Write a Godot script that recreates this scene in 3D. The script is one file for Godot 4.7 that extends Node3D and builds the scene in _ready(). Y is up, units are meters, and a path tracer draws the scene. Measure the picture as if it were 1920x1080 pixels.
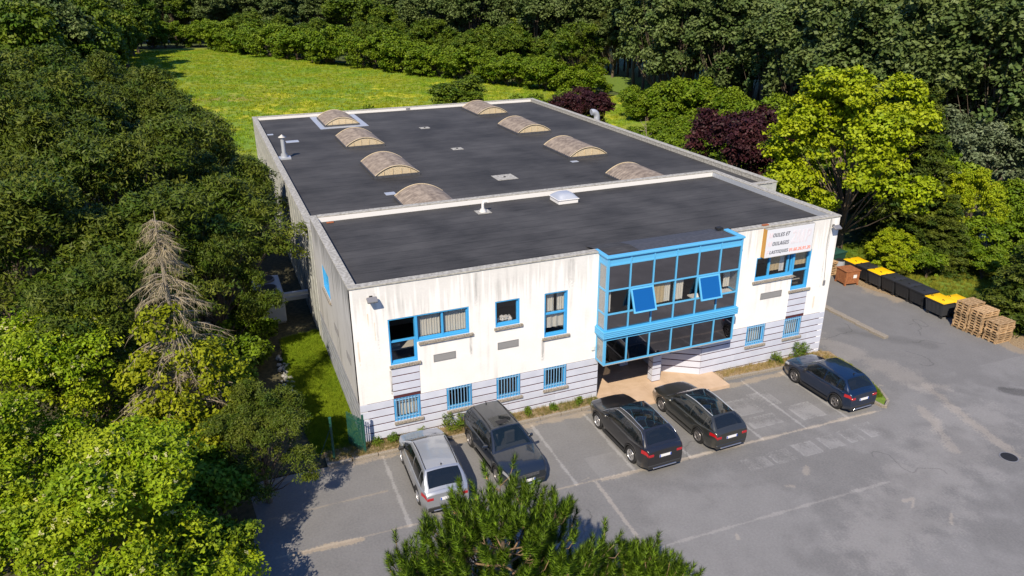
extends Node3D

# ---------------------------------------------------------------- mesh builder
class MB:
	var v := PackedVector3Array()
	var n := PackedVector3Array()
	var uv := PackedVector2Array()
	var c := PackedColorArray()
	var ix := PackedInt32Array()
	var col := Color(1, 1, 1)
	var xf := Transform3D.IDENTITY
	func vert(p: Vector3, nn: Vector3, u: Vector2) -> int:
		v.append(xf * p)
		n.append((xf.basis * nn).normalized())
		uv.append(u)
		c.append(col)
		return v.size() - 1
	func tri(a: Vector3, b: Vector3, d: Vector3) -> void:
		var nn := (b - a).cross(d - a)
		if nn.length_squared() < 1e-16:
			return
		nn = nn.normalized()
		var i := vert(a, nn, Vector2(a.x, a.y))
		vert(b, nn, Vector2(b.x, b.y))
		vert(d, nn, Vector2(d.x, d.y))
		ix.append_array([i, i + 2, i + 1])
	# a b c d run counter-clockwise seen from the front
	func quad(a: Vector3, b: Vector3, d: Vector3, e: Vector3, ua := Vector2(0, 1), ub := Vector2(1, 1), ud := Vector2(1, 0), ue := Vector2(0, 0)) -> void:
		var nn := (b - a).cross(d - a)
		if nn.length_squared() < 1e-16:
			nn = (d - a).cross(e - a)
		if nn.length_squared() < 1e-16:
			return
		nn = nn.normalized()
		var i := vert(a, nn, ua)
		vert(b, nn, ub)
		vert(d, nn, ud)
		vert(e, nn, ue)
		ix.append_array([i, i + 2, i + 1, i, i + 3, i + 2])
	func box(a: Vector3, b: Vector3, ch := 0.0) -> void:
		if ch > 0.0:
			cbox(a, b, ch)
			return
		var p := [Vector3(a.x, a.y, a.z), Vector3(b.x, a.y, a.z), Vector3(b.x, b.y, a.z), Vector3(a.x, b.y, a.z), Vector3(a.x, a.y, b.z), Vector3(b.x, a.y, b.z), Vector3(b.x, b.y, b.z), Vector3(a.x, b.y, b.z)]
		quad(p[4], p[5], p[6], p[7])
		quad(p[1], p[0], p[3], p[2])
		quad(p[0], p[4], p[7], p[3])
		quad(p[5], p[1], p[2], p[6])
		quad(p[7], p[6], p[2], p[3])
		quad(p[0], p[1], p[5], p[4])
	func cbox(a: Vector3, b: Vector3, ch: float) -> void:
		# chamfered box: 6 faces, 12 edge strips, 8 corners
		var s := [a, b]
		var q := func(ixx: int, iy: int, iz: int, ax: int) -> Vector3:
			var r := Vector3(s[ixx].x, s[iy].y, s[iz].z)
			var sg := [1.0 - 2.0 * ixx, 1.0 - 2.0 * iy, 1.0 - 2.0 * iz]
			if ax != 0: r.x += sg[0] * ch
			if ax != 1: r.y += sg[1] * ch
			if ax != 2: r.z += sg[2] * ch
			return r
		for ax in 3:
			for side in 2:
				var cr := []
				for k in [[0, 0], [1, 0], [1, 1], [0, 1]]:
					var id := [0, 0, 0]
					id[ax] = side
					id[(ax + 1) % 3] = k[0]
					id[(ax + 2) % 3] = k[1]
					cr.append(q.call(id[0], id[1], id[2], ax))
				if side == 1:
					quad(cr[0], cr[1], cr[2], cr[3])
				else:
					quad(cr[3], cr[2], cr[1], cr[0])
		var mid := (a + b) * 0.5
		for ax in 3:
			var b1 := (ax + 1) % 3
			var b2 := (ax + 2) % 3
			for k in [[0, 0], [1, 0], [1, 1], [0, 1]]:
				var i0 := [0, 0, 0]
				i0[b1] = k[0]
				i0[b2] = k[1]
				var i1 := i0.duplicate()
				i1[ax] = 1
				outq(q.call(i0[0], i0[1], i0[2], b1), q.call(i1[0], i1[1], i1[2], b1), q.call(i1[0], i1[1], i1[2], b2), q.call(i0[0], i0[1], i0[2], b2), mid)
		for i in 8:
			var id := [i & 1, (i >> 1) & 1, (i >> 2) & 1]
			var t0: Vector3 = q.call(id[0], id[1], id[2], 0)
			var t1: Vector3 = q.call(id[0], id[1], id[2], 1)
			var t2: Vector3 = q.call(id[0], id[1], id[2], 2)
			if (t1 - t0).cross(t2 - t0).dot(t0 - mid) > 0:
				tri(t0, t1, t2)
			else:
				tri(t0, t2, t1)
	func outq(a: Vector3, b: Vector3, d: Vector3, e: Vector3, from: Vector3) -> void:
		if (b - a).cross(d - a).dot(a - from) >= 0:
			quad(a, b, d, e)
		else:
			quad(e, d, b, a)
	func tube(pts: Array, radii: Array, sides := 8, caps := true) -> void:
		var base := v.size()
		var prev := Vector3.ZERO
		for i in pts.size():
			var t: Vector3 = (pts[min(i + 1, pts.size() - 1)] - pts[max(i - 1, 0)]).normalized()
			var x := t.cross(Vector3.UP if absf(t.y) < 0.95 else Vector3.RIGHT).normalized() if i == 0 else (prev - t * prev.dot(t)).normalized()
			prev = x
			var y := t.cross(x)
			for k in sides:
				var a := TAU * k / sides
				var d := x * cos(a) + y * sin(a)
				vert(pts[i] + d * radii[i], d, Vector2(float(k) / sides, float(i)))
		for i in pts.size() - 1:
			for k in sides:
				var k2 := (k + 1) % sides
				var a := base + i * sides + k
				var b := base + i * sides + k2
				var d := base + (i + 1) * sides + k2
				var e := base + (i + 1) * sides + k
				ix.append_array([a, d, b, a, e, d])
		if caps:
			for end in 2:
				var i: int = 0 if end == 0 else pts.size() - 1
				if radii[i] < 0.004: continue
				var t: Vector3 = (pts[1] - pts[0]) if end == 0 else (pts[-1] - pts[-2])
				t = (-t if end == 0 else t).normalized()
				var ring := []
				for k in sides:
					ring.append(v[base + i * sides + k])
				var keep := xf
				xf = Transform3D.IDENTITY
				for k in range(1, sides - 1):
					if end == 1: tri(ring[0], ring[k], ring[k + 1])
					else: tri(ring[0], ring[k + 1], ring[k])
				xf = keep
	# smooth grid of points [row][col]
	func grid(rows: Array, flip := false, skip := {}) -> void:
		var base := v.size()
		var nr := rows.size()
		var nc: int = rows[0].size()
		for i in nr:
			for j in nc:
				var du: Vector3 = rows[i][min(j + 1, nc - 1)] - rows[i][max(j - 1, 0)]
				var dv: Vector3 = rows[min(i + 1, nr - 1)][j] - rows[max(i - 1, 0)][j]
				var nn := du.cross(dv)
				if nn.length_squared() < 1e-14:
					nn = Vector3.UP
				nn = nn.normalized()
				vert(rows[i][j], -nn if flip else nn, Vector2(float(j) / (nc - 1), float(i) / (nr - 1)))
		for i in nr - 1:
			for j in nc - 1:
				if skip.has(Vector2i(i, j)): continue
				var a := base + i * nc + j
				var b := a + 1
				var d := a + nc + 1
				var e := a + nc
				if flip: ix.append_array([a, b, d, a, d, e])
				else: ix.append_array([a, d, b, a, e, d])
	func mesh(m: Material) -> ArrayMesh:
		var arr := []
		arr.resize(Mesh.ARRAY_MAX)
		arr[Mesh.ARRAY_VERTEX] = v
		arr[Mesh.ARRAY_NORMAL] = n
		arr[Mesh.ARRAY_TEX_UV] = uv
		arr[Mesh.ARRAY_COLOR] = c
		arr[Mesh.ARRAY_INDEX] = ix
		var am := ArrayMesh.new()
		am.add_surface_from_arrays(Mesh.PRIMITIVE_TRIANGLES, arr)
		am.surface_set_material(0, m)
		return am

# ---------------------------------------------------------------- scene helpers
var used := {}
var M := {}
var rng := RandomNumberGenerator.new()

func numbered(called: String) -> String:
	if not used.has(called):
		used[called] = 0
		return called
	used[called] += 1
	return "%s_%03d" % [called, used[called]]

func part(called: String, mb: MB, m: Material, parent: Node) -> MeshInstance3D:
	return inst(called, mb.mesh(m), parent)

func inst(called: String, me: Mesh, parent: Node, at := Vector3.ZERO) -> MeshInstance3D:
	var o := MeshInstance3D.new()
	o.mesh = me
	o.name = called
	o.position = at
	parent.add_child(o, true)
	return o

func tag(o: Node, label: String, category: String, group := "") -> Node:
	o.set_meta("label", label)
	o.set_meta("category", category)
	if group != "":
		o.set_meta("group", group)
	return o

func thing(called: String, label: String, category: String, at := Vector3.ZERO, turn := 0.0, group := "") -> Node3D:
	var o := Node3D.new()
	o.name = numbered(called)
	add_child(o)
	o.position = at
	o.rotation.y = turn
	tag(o, label, category, group)
	return o

func structure(called: String, mb: MB, m: Material) -> MeshInstance3D:
	var o := part(numbered(called), mb, m, self)
	o.set_meta("kind", "structure")
	return o

func copy_of(o: Node3D, called: String, label: String, at: Vector3, turn := 0.0, sc := Vector3.ONE) -> Node3D:
	var r: Node3D = o.duplicate()
	r.name = numbered(called)
	add_child(r)
	r.transform = Transform3D(Basis(Vector3.UP, turn).scaled_local(sc), at)
	r.set_meta("label", label)
	return r

func lin(r: float, g: float, b: float) -> Color:
	return Color(r, g, b).linear_to_srgb()

func mat(c: Color, rough := 0.8, metal := 0.0) -> StandardMaterial3D:
	var m := StandardMaterial3D.new()
	m.albedo_color = c
	m.roughness = rough
	m.metallic = metal
	return m

func noise_img(w: int, h: int, freq: float, sd: int, oct := 4, seamless := true) -> Image:
	var f := FastNoiseLite.new()
	f.seed = sd
	f.frequency = freq
	f.noise_type = FastNoiseLite.TYPE_SIMPLEX_SMOOTH
	f.fractal_octaves = oct
	return f.get_seamless_image(w, h) if seamless else f.get_image(w, h)

func s8(x: float) -> int:
	x = clampf(x, 0.0, 1.0)
	return int(255.0 * (12.92 * x if x < 0.0031308 else 1.055 * pow(x, 1.0 / 2.4) - 0.055))

# two-colour noise texture of size px, fine speckle included; colours are linear
func tex(sd: int, a: Color, b: Color, freq: float, size := 512, speck := 0.25, contrast := 1.6) -> ImageTexture:
	var n1 := noise_img(size, size, freq, sd).get_data()
	var n2 := noise_img(size, size, 0.22, sd + 7, 2).get_data()
	var out := PackedByteArray()
	out.resize(size * size * 3)
	var lut := PackedByteArray()
	lut.resize(256 * 3)
	for i in 256:
		var c := a.lerp(b, i / 255.0)
		lut[i * 3] = s8(c.r)
		lut[i * 3 + 1] = s8(c.g)
		lut[i * 3 + 2] = s8(c.b)
	for i in size * size:
		var t := int(clampf(((n1[i] - 127.5) * contrast + (n2[i] - 127.5) * speck * 2.0) + 127.5, 0, 255)) * 3
		out[i * 3] = lut[t]
		out[i * 3 + 1] = lut[t + 1]
		out[i * 3 + 2] = lut[t + 2]
	var im := Image.create_from_data(size, size, false, Image.FORMAT_RGB8, out)
	return ImageTexture.create_from_image(im)

func tri_mat(t: Texture2D, metres: float, rough := 0.9) -> StandardMaterial3D:
	var m := StandardMaterial3D.new()
	m.albedo_texture = t
	m.uv1_triplanar = true
	m.uv1_world_triplanar = true
	m.uv1_scale = Vector3.ONE / metres
	m.roughness = rough
	return m

func normal_tex(sd: int, freq: float, strength: float, size := 256) -> ImageTexture:
	var im := noise_img(size, size, freq, sd)
	im.convert(Image.FORMAT_RGBA8)
	im.bump_map_to_normal_map(strength)
	return ImageTexture.create_from_image(im)

func sy(x: float) -> float:                    # level of the planted strip: the site falls to the right
	return -0.0215 * clampf(x, -60.0, 70.0)

func ay(x: float) -> float:                    # level of the asphalt
	return sy(x) - 0.12

func sheet(poly: PackedVector2Array, lift: Callable, uvo := Vector2.ZERO, uvs := Vector2.ONE) -> MB:
	var mb := MB.new()
	var id := Geometry2D.triangulate_polygon(poly)
	for p in poly:
		mb.vert(Vector3(p.x, lift.call(p.x, p.y), p.y), Vector3.UP, (p - uvo) / uvs)
	for i in range(0, id.size(), 3):
		var a := poly[id[i]]
		var b := poly[id[i + 1]]
		var d := poly[id[i + 2]]
		if (b - a).cross(d - a) > 0: mb.ix.append_array([id[i], id[i + 1], id[i + 2]])
		else: mb.ix.append_array([id[i], id[i + 2], id[i + 1]])
	return mb

# wall slab in a local frame (u to the right, v up, w outward) with rectangular openings
func wall(o: Vector3, u: Vector3, w: Vector3, x0: float, x1: float, y0: float, y1: float, thick: float, holes: Array) -> MB:
	var mb := MB.new()
	var xs := [x0, x1]
	var ys := [y0, y1]
	for h in holes:
		for k in [h[0], h[1]]:
			if k > x0 and k < x1 and not xs.has(k): xs.append(k)
		for k in [h[2], h[3]]:
			if k > y0 and k < y1 and not ys.has(k): ys.append(k)
	xs.sort()
	ys.sort()
	var nx := xs.size() - 1
	var ny := ys.size() - 1
	var solid := func(i: int, j: int) -> bool:
		if i < 0 or j < 0 or i >= nx or j >= ny: return false
		var cx: float = (xs[i] + xs[i + 1]) * 0.5
		var cy: float = (ys[j] + ys[j + 1]) * 0.5
		for h in holes:
			if cx > h[0] and cx < h[1] and cy > h[2] and cy < h[3]: return false
		return true
	var P := func(x: float, y: float, d: float) -> Vector3: return o + u * x + Vector3.UP * y + w * d
	var U := func(x: float, y: float) -> Vector2: return Vector2((x - x0) / (x1 - x0), 1.0 - (y - y0) / (y1 - y0))
	for i in nx:
		for j in ny:
			if not solid.call(i, j): continue
			var a: float = xs[i]
			var b: float = xs[i + 1]
			var e: float = ys[j]
			var f: float = ys[j + 1]
			mb.quad(P.call(a, e, 0), P.call(b, e, 0), P.call(b, f, 0), P.call(a, f, 0), U.call(a, e), U.call(b, e), U.call(b, f), U.call(a, f))
			mb.quad(P.call(b, e, -thick), P.call(a, e, -thick), P.call(a, f, -thick), P.call(b, f, -thick), U.call(b, e), U.call(a, e), U.call(a, f), U.call(b, f))
			if not solid.call(i - 1, j): mb.quad(P.call(a, e, -thick), P.call(a, e, 0), P.call(a, f, 0), P.call(a, f, -thick), U.call(a, e), U.call(a, e), U.call(a, f), U.call(a, f))
			if not solid.call(i + 1, j): mb.quad(P.call(b, e, 0), P.call(b, e, -thick), P.call(b, f, -thick), P.call(b, f, 0), U.call(b, e), U.call(b, e), U.call(b, f), U.call(b, f))
			if not solid.call(i, j + 1): mb.quad(P.call(a, f, 0), P.call(b, f, 0), P.call(b, f, -thick), P.call(a, f, -thick), U.call(a, f), U.call(b, f), U.call(b, f), U.call(a, f))
			if not solid.call(i, j - 1): mb.quad(P.call(a, e, -thick), P.call(b, e, -thick), P.call(b, e, 0), P.call(a, e, 0), U.call(a, e), U.call(b, e), U.call(b, e), U.call(a, e))
	return mb

# ---------------------------------------------------------------- materials
func glass(c: Color, alpha: float, rough := 0.02) -> StandardMaterial3D:
	var m := mat(Color(c.r, c.g, c.b, alpha), rough)
	m.transparency = BaseMaterial3D.TRANSPARENCY_ALPHA
	m.metallic_specular = 0.6
	return m

func paint(c: Color, metal := 0.35, rough := 0.35) -> StandardMaterial3D:
	var m := mat(c, rough, metal)
	m.clearcoat_enabled = true
	m.clearcoat = 1.0
	m.clearcoat_roughness = 0.03
	return m

func leaf_mat(trans: Color, rough := 0.55) -> StandardMaterial3D:
	var m := mat(Color.WHITE, rough)
	m.vertex_color_use_as_albedo = true
	m.cull_mode = BaseMaterial3D.CULL_DISABLED
	m.metallic_specular = 0.3
	m.backlight_enabled = true
	m.backlight = trans
	return m

func facade_tex(w: int, h: int, width: float, height: float, base: Color, grime: float, sd: int, marks: Array) -> ImageTexture:
	var f := FastNoiseLite.new()
	f.seed = sd
	f.frequency = 1.0
	f.fractal_octaves = 3
	var g := FastNoiseLite.new()
	g.seed = sd + 1
	g.frequency = 1.0
	g.fractal_octaves = 4
	var out := PackedByteArray()
	out.resize(w * h * 3)
	var i := 0
	for y in h:
		var py := height * (1.0 - (y + 0.5) / h)
		for x in w:
			var px := width * (x + 0.5) / w
			var streak := smoothstep(-0.15, 0.55, f.get_noise_2d(px * 3.2, py * 0.16)) * smoothstep(-0.1, 0.5, g.get_noise_2d(px * 0.35, py * 0.55 + (height - py) * 0.35))
			var top := smoothstep(-0.1, 0.35, f.get_noise_2d(px * 5.0 + 90.0, py * 0.1) + 0.55 - (height - py) * 0.55)
			var mott := g.get_noise_2d(px * 1.1 + 40.0, py * 1.1)
			var fine := g.get_noise_2d(px * 9.0, py * 9.0 + 30.0)
			var d := grime * (streak * 0.75 + top * 0.6) + mott * 0.05 + fine * 0.04
			var k := clampf(1.0 - d, 0.15, 1.1)
			var r := base.r * k
			var gg := base.g * k
			var b := base.b * (k - 0.02 * d)
			for m in marks:      # [x, y from, y to, half width, darkness, rust]
				if absf(px - m[0]) < m[3] and py < m[1] and py > m[2]:
					var t: float = (1.0 - absf(px - m[0]) / m[3]) * (0.55 + 0.6 * f.get_noise_2d(px * 14.0, py * 1.2)) * m[4] * smoothstep(0.0, 0.35, (py - m[2]) / (m[1] - m[2]) + 0.35 * fine)
					t = clampf(t, 0.0, 0.9)
					r *= 1.0 - t * (0.25 if m[5] else 1.0)
					gg *= 1.0 - t * (0.65 if m[5] else 1.0)
					b *= 1.0 - t
			out[i] = s8(r)
			out[i + 1] = s8(gg)
			out[i + 2] = s8(b)
			i += 3
	return ImageTexture.create_from_image(Image.create_from_data(w, h, false, Image.FORMAT_RGB8, out))

# weathered asphalt over a rectangle: worn patches, sand along the kerbs, faded paint
const AX0 := -9.0
const AZ0 := -42.0
const AW := 46.0
const AH := 84.0
func asphalt_tex() -> ImageTexture:
	var w := 1120
	var h := 2040
	var n1 := noise_img(w, h, 0.006, 11, 5, false).get_data()
	var n2 := noise_img(w, h, 0.03, 12, 4, false).get_data()
	var n3 := noise_img(w, h, 0.45, 13, 2, false).get_data()
	var val := PackedFloat32Array()      # brightness
	var snd := PackedFloat32Array()      # sand, warm
	val.resize(w * h)
	snd.resize(w * h)
	for i in w * h:
		val[i] = 0.158 + (n1[i] - 127) * 0.00007 + (n2[i] - 127) * 0.00009 + (n3[i] - 127) * 0.00022
	var S := Vector2(w / AW, h / AH)
	# strokes: x0 z0 x1 z1 half width, gain, sand
	var strokes := []
	for x in [0.55, 4.6, 7.0, 9.5, 12.05, 15.62, 17.95, 20.3]:
		strokes.append([x, 1.0, x - 0.05, 5.4, 0.075, 0.085, 0.0])
	strokes.append([-4.0, 5.35, 22.2, 5.48, 0.05, 0.05, 0.5])
	strokes.append([7.7, 5.5, 7.55, 9.4, 0.07, 0.075, 0.3])
	strokes.append([7.6, 9.45, 18.2, 9.55, 0.07, 0.05, 0.1])
	strokes.append([-4.0, 3.3, 0.2, 3.2, 0.05, 0.03, 0.5])
	strokes.append([-4.0, 1.15, 10.6, 0.95, 0.22, 0.05, 0.8])
	strokes.append([-3.5, 5.4, -1.2, 5.45, 0.14, 0.06, 0.9])
	strokes.append([17.0, 1.2, 21.5, 1.1, 0.2, 0.05, 0.8])
	strokes.append([8.0, 5.5, 13.0, 5.46, 0.12, 0.06, 0.6])
	strokes.append([12.0, 5.45, 21.8, 5.45, 0.1, 0.06, 0.55])
	strokes.append([24.2, -4.0, 26.0, 4.5, 0.9, 0.035, 0.2])
	strokes.append([26.0, 4.5, 24.5, 10.0, 0.35, 0.04, 0.35])
	strokes.append([24.0, 6.0, 22.5, 9.0, 0.3, 0.04, 0.3])
	strokes.append([32.8, -12.0, 33.6, -4.0, 0.8, 0.04, 0.9])
	strokes.append([33.9, 2.5, 34.2, 10.0, 0.5, 0.02, 0.9])
	strokes.append([15.0, 12.0, 26.0, 7.5, 1.6, 0.02, 0.05])
	strokes.append([29.2, 6.2, 30.0, 6.9, 0.35, -0.09, 0.0])
	strokes.append([27.0, -1.5, 30.0, 1.5, 0.5, -0.03, 0.0])
	strokes.append([14.9, 1.8, 15.0, 4.4, 0.35, 0.02, 0.0])
	strokes.append([10.5, 3.2, 10.8, 5.0, 0.8, -0.035, 0.0])
	for k in 14:
		var p := Vector2(rng.randf_range(-3, 30), rng.randf_range(1.5, 13))
		strokes.append([p.x, p.y, p.x + rng.randf_range(-0.5, 0.5), p.y + rng.randf_range(-0.4, 0.4), rng.randf_range(0.04, 0.12), 0.05, 0.35])
	for s in strokes:
		var a := (Vector2(s[0], s[1]) - Vector2(AX0, AZ0)) * S
		var b := (Vector2(s[2], s[3]) - Vector2(AX0, AZ0)) * S
		var hw: float = maxf(s[4] * S.x, 1.0)
		for y in range(int(minf(a.y, b.y) - hw * 1.6), int(maxf(a.y, b.y) + hw * 1.6) + 1):
			if y < 0 or y >= h: continue
			for x in range(int(minf(a.x, b.x) - hw * 1.6), int(maxf(a.x, b.x) + hw * 1.6) + 1):
				if x < 0 or x >= w: continue
				var p := Vector2(x + 0.5, y + 0.5)
				var t := clampf((p - a).dot(b - a) / maxf((b - a).length_squared(), 0.01), 0, 1)
				var dd := p.distance_to(a.lerp(b, t)) / hw
				if dd > 1.6: continue
				var i := y * w + x
				var k := smoothstep(0.2, 0.75, 1.25 - dd + (n2[i] - 127) * 0.006 + (n3[i] - 127) * 0.004)
				val[i] += s[5] * k
				snd[i] = maxf(snd[i], s[6] * k)
	# pale worn rectangles left by old markings
	for q in [[13.75, 6.35, 14.85, 7.1], [15.0, 6.32, 16.05, 7.16], [16.35, 6.25, 17.4, 7.1], [17.7, 6.2, 18.6, 7.05], [18.9, 6.1, 19.7, 7.0], [20.0, 6.0, 20.85, 7.0], [15.9, 2.4, 17.2, 3.7], [17.3, 2.2, 18.4, 3.4], [15.8, 3.9, 17.4, 4.7], [18.3, 3.7, 19.6, 4.9], [10.9, 3.2, 11.9, 4.3], [13.8, 3.0, 14.9, 4.0]]:
		var edge := 0.0
		for y in range(int((q[1] - AZ0) * S.y), int((q[3] - AZ0) * S.y)):
			for x in range(int((q[0] - AX0) * S.x), int((q[2] - AX0) * S.x)):
				var i := y * w + x
				var fx: float = ((x / S.x + AX0) - q[0]) / (q[2] - q[0])
				var fy: float = ((y / S.y + AZ0) - q[1]) / (q[3] - q[1])
				edge = minf(minf(fx, 1 - fx), minf(fy, 1 - fy))
				var rim := 0.03 if edge < 0.07 else 0.0
				val[i] += (0.042 + rim) * smoothstep(0.15, 0.7, 0.5 + (n2[i] - 127) * 0.006 + (n3[i] - 127) * 0.004)
	# cracks sealed or open, wandering
	for k in 15:
		var p := Vector2(rng.randf_range(-2, 31), rng.randf_range(5.5, 16) if k < 11 else rng.randf_range(-6, 4))
		if k >= 11: p.x = rng.randf_range(26, 32)
		var a := rng.randf() * TAU
		for st in int(rng.randf_range(60, 190)):
			a += rng.randf_range(-0.35, 0.35)
			p += Vector2(cos(a), sin(a)) * 0.03
			var x := int((p.x - AX0) * S.x)
			var y := int((p.y - AZ0) * S.y)
			if x > 0 and y > 0 and x < w - 1 and y < h - 1: val[y * w + x] *= 0.72
	# swept pale dust on the open yard
	for y in range(int((4.0 - AZ0) * S.y), int((30.0 - AZ0) * S.y)):
		for x in range(int((8.0 - AX0) * S.x), w):
			var i := y * w + x
			val[i] += 0.022 * smoothstep(0.15, 0.8, 0.42 + (n1[i] - 127) * 0.008 + (n2[i] - 127) * 0.004)
	var out := PackedByteArray()
	out.resize(w * h * 3)
	for i in w * h:
		var v := maxf(val[i], 0.02)
		var k := snd[i]
		out[i * 3] = s8(v * (1.0 + 0.28 * k))
		out[i * 3 + 1] = s8(v * (0.985 + 0.08 * k))
		out[i * 3 + 2] = s8(v * (0.965 - 0.17 * k))
	return ImageTexture.create_from_image(Image.create_from_data(w, h, false, Image.FORMAT_RGB8, out))

# roofing felt: rolls laid along x with lap lines, lighter and darker lengths, washed-out patches
func felt_tex(w: int, h: int, width: float, depth: float, base: float, sd: int) -> ImageTexture:
	var n1 := noise_img(w, h, 0.007, sd, 4, false).get_data()
	var f := FastNoiseLite.new()
	f.seed = sd
	f.frequency = 1.0
	f.fractal_octaves = 3
	var out := PackedByteArray()
	out.resize(w * h * 3)
	var i := 0
	for y in h:
		var pz := depth * y / h
		var roll := int(pz / 1.0)
		var inr := pz - roll
		var tone := 1.0 + 0.14 * sin(roll * 12.9898) + 0.06 * sin(roll * 4.1)
		for x in w:
			var px := width * x / w
			var len_tone := 0.05 * sin(roundf(px / 7.0 + 3.0 * sin(roll * 7.7)) * 5.3 + roll)
			var v := base * (tone + len_tone + (n1[i] - 127) * 0.0036 + 0.40 * f.get_noise_2d(px * 0.7, pz * 8.0) + 0.20 * f.get_noise_2d(px * 12.0, pz * 12.0))
			if inr < 0.085: v *= 0.70
			out[i * 3] = s8(v)
			out[i * 3 + 1] = s8(v * 0.965)
			out[i * 3 + 2] = s8(v * 0.93)
			i += 1
	return ImageTexture.create_from_image(Image.create_from_data(w, h, false, Image.FORMAT_RGB8, out))

func meadow_tex(size: int) -> ImageTexture:
	var n1 := noise_img(size, size, 0.010, 31, 4, false).get_data()
	var n2 := noise_img(size, size, 0.05, 32, 4, false).get_data()
	var n3 := noise_img(size, size, 0.02, 33, 3, false).get_data()
	var n4 := noise_img(size, size, 0.4, 34, 2, false).get_data()
	var out := PackedByteArray()
	out.resize(size * size * 3)
	for y in size:
		for x in size:
			var i := y * size + x
			var c := Color(0.14, 0.232, 0.010).lerp(Color(0.215, 0.25, 0.012), clampf(0.5 + (n1[i] - 127) * 0.012 + (n2[i] - 127) * 0.004, 0, 1))
			var px := -60.0 + 150.0 * x / size
			var pz := -210.0 + 170.0 * y / size
			var d := Vector2((px - 13.0) / 34.0, (pz + 84.0) / 22.0).length()
			var fl := smoothstep(0.1, 0.6, (n3[i] - 120) * 0.011 + (n4[i] - 127) * 0.003 + 0.25 - 0.45 * d)
			c = c.lerp(Color(0.46, 0.42, 0.008), fl * 0.75)
			var br := smoothstep(0.2, 0.8, 1.0 - Vector2((px + 3.0) / 13.0, (pz + 103.0) / 4.5).length() + (n2[i] - 127) * 0.006)
			c = c.lerp(Color(0.24, 0.17, 0.05), br * 0.7)
			var g := 1.0 + (n4[i] - 127) * 0.0045 + (n2[i] - 127) * 0.002
			out[i * 3] = s8(c.r * g)
			out[i * 3 + 1] = s8(c.g * g)
			out[i * 3 + 2] = s8(c.b * g)
	return ImageTexture.create_from_image(Image.create_from_data(size, size, false, Image.FORMAT_RGB8, out))

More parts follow.
